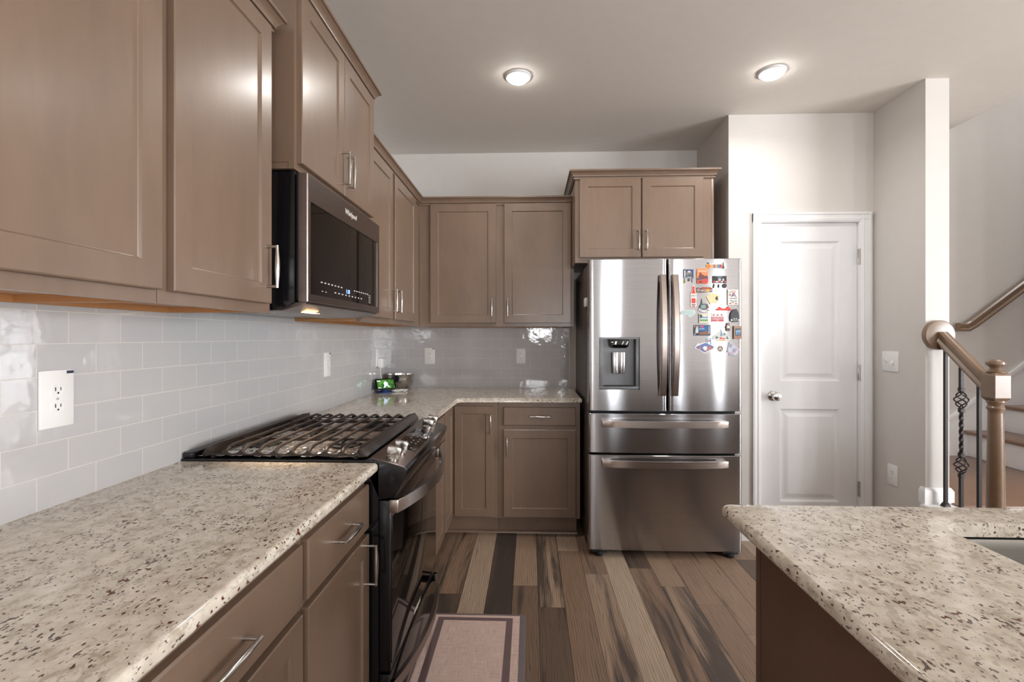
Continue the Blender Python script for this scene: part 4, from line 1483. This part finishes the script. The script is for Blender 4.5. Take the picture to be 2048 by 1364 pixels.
# smart display
r = thing('smart_display', 'navy smart display with a green football picture on its screen', 'smart display', (.095, -.375, .914))
an = math.radians(38)
u = Vector((math.cos(an), math.sin(an), 0))
nf = Vector((math.sin(an), -math.cos(an), 0))
tilt = math.radians(32)
n2 = (nf * math.cos(tilt) + Vector((0, 0, 1)) * math.sin(tilt)).normalized()
w2 = (Vector((0, 0, 1)) * math.cos(tilt) - nf * math.sin(tilt)).normalized()
c0 = Vector((.100, -.385, .978))
M = frame(c0, u, n2, w2)
MB(M).prism([(x, y) for x, y in rrect(-.074, .074, -.043, .043, .009, 4)], -.010, .0, 'y', .002).build('bezel', BLACKG, r)
FR = frame((.100, -.385, .914), u, nf)
MB(FR).hexa([(-.062, -.075, .018), (.062, -.075, .018), (.068, .012, .022), (-.068, .012, .022), (-.056, -.060, .085), (.056, -.060, .085), (.068, -.030, .100), (-.068, -.030, .100)], .012, 3).build('body', NAVY, r)
MB(FR).prism([(x, y - .025) for x, y in disc(0, 0, .058, 28)], 0, .006, 'z', .002).lathe([(.034, .006), (.026, .012), (.026, .022)], (0, -.025, 0), 20).build('stand', NAVY, r)
sc_ = NT('screen_picture')
f = sc_.noise(sc_.coords((1, 1, 1)), 26, 3, .6)
cc = sc_.ramp(f, [(.30, (.004, .022, .008)), (.48, (.035, .16, .018)), (.68, (.16, .38, .04))])
sc_.l(cc, sc_.p.inputs['Emission Color'])
sc_.set(Base_Color=(.01, .02, .01, 1), Emission_Strength=1.0, Roughness=.1)
scr = MB(M).box(-.064, .064, .0, .0006, -.035, .034).build('screen', sc_.m, r)
PLR = emis('screen_figure', (.55, .68, .95), .8)
MB(M).prism([(-.022, -.030), (-.012, -.012), (-.016, .004), (-.008, .016), (.002, .022), (.008, .012), (.020, .008), (.012, -.002), (.018, -.016), (.028, -.030), (.016, -.026), (.004, -.014), (-.010, -.030)], .0006, .0010, 'y').build('screen_figure', PLR, scr)
MB(M).box(-.060, -.036, .0006, .0010, .020, .028).box(-.060, -.038, .0006, .0010, -.032, -.028).build('screen_caption', PLR, scr)

# bowl
b = MB()
pr = [(.045, .9145), (.050, .916), (.075, .932), (.094, .965), (.100, 1.000), (.101, 1.028), (.1035, 1.030), (.0985, 1.030), (.097, 1.000), (.091, .967), (.073, .936), (.02, .922), (.001, .921)]
o = b.lathe(pr, (.140, -.130, 0), 40).build('mixing_bowl', CHROME, None, 50, (.14, -.13, .914))
tag(o, 'round stainless steel bowl standing in the counter corner', 'bowl')

# ------------------------------------------------------------------ kitchen mat
r = thing('kitchen_mat', 'pinkish tan woven kitchen mat with dark border in front of the range', 'mat', (.89, -2.0, FL))
mx0, mx1, my0, my1 = .650, 1.122, -2.45, -1.548
MB().prism(rrect(mx0, mx1, my0, my1, .02, 5), FL + .0005, FL + .012, 'z', .003, 2, lambda p: p.z > FL + .008).build('base', MATE, r)
MB().box(mx0 + .028, mx1 - .028, my0 + .014, my1 - .014, FL + .0118, FL + .0126).build('woven_top', WEAVE, r)
i0, i1 = .060, .090
b = MB()
z0, z1 = FL + .0124, FL + .0132
b.box(mx0 + i0, mx1 - i0, my1 - .058, my1 - .034, z0, z1).box(mx0 + i0, mx1 - i0, my0 + .034, my0 + .058, z0, z1)
b.box(mx0 + i0, mx0 + i1, my0 + .058, my1 - .058, z0, z1).box(mx1 - i1, mx1 - i0, my0 + .058, my1 - .058, z0, z1)
b.build('border_band', MATB, r)

# ------------------------------------------------------------------ ceiling lights
LENS = emis('lamp_lens', (1.0, .96, .90), 45)
for i, (x, y, lab) in enumerate(((1.075, -1.140, 'round white recessed ceiling light left, above the range aisle'), (2.475, -1.135, 'round white recessed ceiling light right, in front of the pantry'))):
    r = thing('ceiling_light', lab, 'ceiling light', (x, y, CE), 'recessed ceiling lights')
    MB().lathe([(.073, CE), (.073, CE - .006), (.066, CE - .012), (.054, CE - .013), (.054, CE - .004)], (x, y, 0), 40, cap=False).build('trim_ring', TRIMM, r)
    MB().lathe([(.0535, CE - .0125), (.053, CE - .020), (.048, CE - .026), (.036, CE - .029), (.002, CE - .030)], (x, y, 0), 36).build('lens', LENS, r)
    lo = area('lamp', (x, y, CE - .032), (0, 0, 0), 0.10, .10, 4.8, (1.0, .97, .93), 'DISK', 2.75)
    lo.parent = r
    lo.location = (0, 0, -.032)

# ------------------------------------------------------------------ staircase
LZ = .385
r = thing('staircase', 'brown wood staircase with white risers behind the cream wall', 'staircase', (4.0, -.6, FL))
struct_l = MB().box(3.512, 4.60, -1.06, .098, FL, LZ - .026).build('landing_base', TRIMM, r)
MB().box(3.512, 4.57, -1.095, .098, LZ - .026, LZ, .006).build('landing', TREADW, r)
MB().box(3.40, 4.60, -1.385, -1.0605, FL, .165).build('step_base', TRIMM, r)
MB().box(3.385, 4.62, -1.415, -1.0605, .165, .190, .006).build('tread', TREADW, r)
for i in range(10):
    z = LZ + .2 * (i + 1)
    x = 4.573 + .26 * i
    MB().box(x, x + .018, -.955, .098, z - .2, z - .028).build('riser', TRIMM, r)
    MB().box(x - .03, x + .262, -.955, .098, z - .028, z, .008).build('tread', TREADW, r)
# skirt board up the far wall
xs0 = 3.512
q = [(xs0, LZ), (4.573, LZ)]
q = [(3.512, LZ), (4.60, LZ), (7.2, LZ + 2.0), (7.2, LZ + 2.36), (4.44, .655), (4.40, .50), (3.512, .50)]
MB().prism(q, .082, .0995, 'y').build('skirt_board', TRIMM, r)
q2 = [(4.44, .655), (7.2, LZ + 2.36), (7.2, LZ + 2.40), (4.43, .690)]
MB().prism(q2, .074, .0995, 'y', .003).build('skirt_cap', TRIMM, r)
# white curb and base block at the wall end
MB().box(3.345, 3.535, -1.105, -1.032, .19, .375, .004).build('curb', TRIMM, r)
struct('baseboard_column', MB().sweep([(0, .375), (.015, .375), (.015, .445), (.010, .455), (.004, .465), (0, .465)], [(3.379, -1.0), (3.379, -1.031), (3.511, -1.031), (3.511, -.9)]), TRIMM)

# railing
r = thing('stair_railing', 'brown wooden stair railing with iron balusters from wall end to newel', 'railing', (3.445, -1.2, .19))
MB().lathe([(.083, -1.031), (.0835, -1.054), (.080, -1.059), (.076, -1.060), (.01, -1.060)], (3.440, 0, 1.328), 36, 'y').build('rosette', RAILW, r)
RS = [(-.030, -.030), (.030, -.030), (.032, -.018), (.022, -.006), (.028, .010), (.026, .024), (.014, .032), (-.014, .032), (-.026, .024), (-.028, .010), (-.022, -.006), (-.032, -.018)]
p0, p1 = Vector((3.448, -1.055, 1.322)), Vector((3.448, -1.345, 1.072))
MB().tube([p0, p0.lerp(p1, .5), p1], 1.0, sq=RS).build('handrail', RAILW, r)
nx_, ny_ = 3.449, -1.372
nw = MB()
h = .0385
nw.prism(rrect(nx_ - h, nx_ + h, ny_ - h, ny_ + h, .002, 1), 1.018, 1.128, 'z')
nw.hexa([(nx_ - h, ny_ - h, 1.128), (nx_ + h, ny_ - h, 1.128), (nx_ + h, ny_ + h, 1.128), (nx_ - h, ny_ + h, 1.128), (nx_ - .03, ny_ - .03, 1.140), (nx_ + .03, ny_ - .03, 1.140), (nx_ + .03, ny_ + .03, 1.140), (nx_ - .03, ny_ + .03, 1.140)])
nw.hexa([(nx_ - .028, ny_ - .028, 1.002), (nx_ + .028, ny_ - .028, 1.002), (nx_ + .028, ny_ + .028, 1.002), (nx_ - .028, ny_ + .028, 1.002), (nx_ - h, ny_ - h, 1.018), (nx_ + h, ny_ - h, 1.018), (nx_ + h, ny_ + h, 1.018), (nx_ - h, ny_ + h, 1.018)])
nw.lathe([(.036, 1.140), (.037, 1.146), (.026, 1.153), (.021, 1.163), (.026, 1.172), (.039, 1.182), (.037, 1.194), (.026, 1.204), (.010, 1.208)], (nx_, ny_, 0), 28)
nw.lathe([(.037, 1.003), (.037, .996), (.031, .988), (.030, .975), (.035, .968), (.035, .960), (.0295, .952), (.0295, .94), (.034, .66), (.0365, .45), (.036, .28), (.0385, .275), (.0385, .19)], (nx_, ny_, 0), 28)
nw.build('newel_post', RAILW, r)


def baluster(y, z0, z1, basket):
    b = MB()
    x = 3.449
    s = .0075
    if not basket:
        b.box(x - s, x + s, y - s, y + s, z0, z1)
    else:
        b.box(x - s, x + s, y - s, y + s, 1.035, z1).box(x - s, x + s, y - s, y + s, z0, .575)
        for zc in (.980, .630):
            for k in range(4):
                pts = []
                for i in range(15):
                    t = i / 14
                    a = k * PI / 2 + t * 1.5 * PI
                    rr0 = .004 + .026 * math.sin(PI * t) ** .9
                    pts.append((x + rr0 * math.cos(a), y + rr0 * math.sin(a), zc - .045 + .09 * t))
                b.tube(pts, .0035, 6)
        for zc in (1.035, .925, .685, .575):
            b.box(x - .011, x + .011, y - .011, y + .011, zc - .010, zc - .004, .001).box(x - .0095, x + .0095, y - .0095, y + .0095, zc - .004, zc + .004).box(x - .011, x + .011, y - .011, y + .011, zc + .004, zc + .010, .001)
        # twisted middle
        rings = []
        for i in range(41):
            t = i / 40
            a = t * 3 * PI
            rings.append([b.v((x + s * 1.35 * math.cos(a + PI / 4 + k * PI / 2), y + s * 1.35 * math.sin(a + PI / 4 + k * PI / 2), .690 + .23 * t)) for k in range(4)])
        for A, B in zip(rings, rings[1:]):
            for k in range(4):
                b.f([A[k], A[(k + 1) % 4], B[(k + 1) % 4], B[k]])
    b.hexa([(x - .019, y - .019, z0), (x + .019, y - .019, z0), (x + .019, y + .019, z0), (x - .019, y + .019, z0), (x - .010, y - .010, z0 + .024), (x + .010, y - .010, z0 + .024), (x + .010, y + .010, z0 + .024), (x - .010, y + .010, z0 + .024)], .002, 1)
    b.build('baluster', IRONB, r)


zr = lambda y: 1.322 + (y + 1.055) * (1.072 - 1.322) / (-1.345 + 1.055) - .036
baluster(-1.080, .375, zr(-1.080), False)
baluster(-1.178, .19, zr(-1.178), True)
baluster(-1.283, .19, zr(-1.283), False)

# wall handrail
r = thing('wall_handrail', 'brown wooden handrail rising along the far stair wall', 'handrail', (5.0, .05, 1.6))
a0, a1 = Vector((4.545, .045, 1.400)), Vector((6.6, .045, 1.400 + 2.055 * .765))
MB().tube([(4.468, .045, 1.392), (4.53, .045, 1.392), a0 + Vector((.03, 0, .018)), a0.lerp(a1, .5), a1], 1.0, sq=[(p[0] * .95, p[1] * 1.05) for p in RS]).build('rail', RAILW, r)
for t in (.15, .55, .9):
    p = a0.lerp(a1, t)
    MB().tube([p + Vector((0, 0, -.03)), p + Vector((0, .01, -.06)), p + Vector((0, .054, -.07))], .006, 8).lathe([(.02, .0985), (.02, .094), (.01, .092)], (p.x, 0, p.z - .07), 14, 'y').build('bracket', CHROME, r)
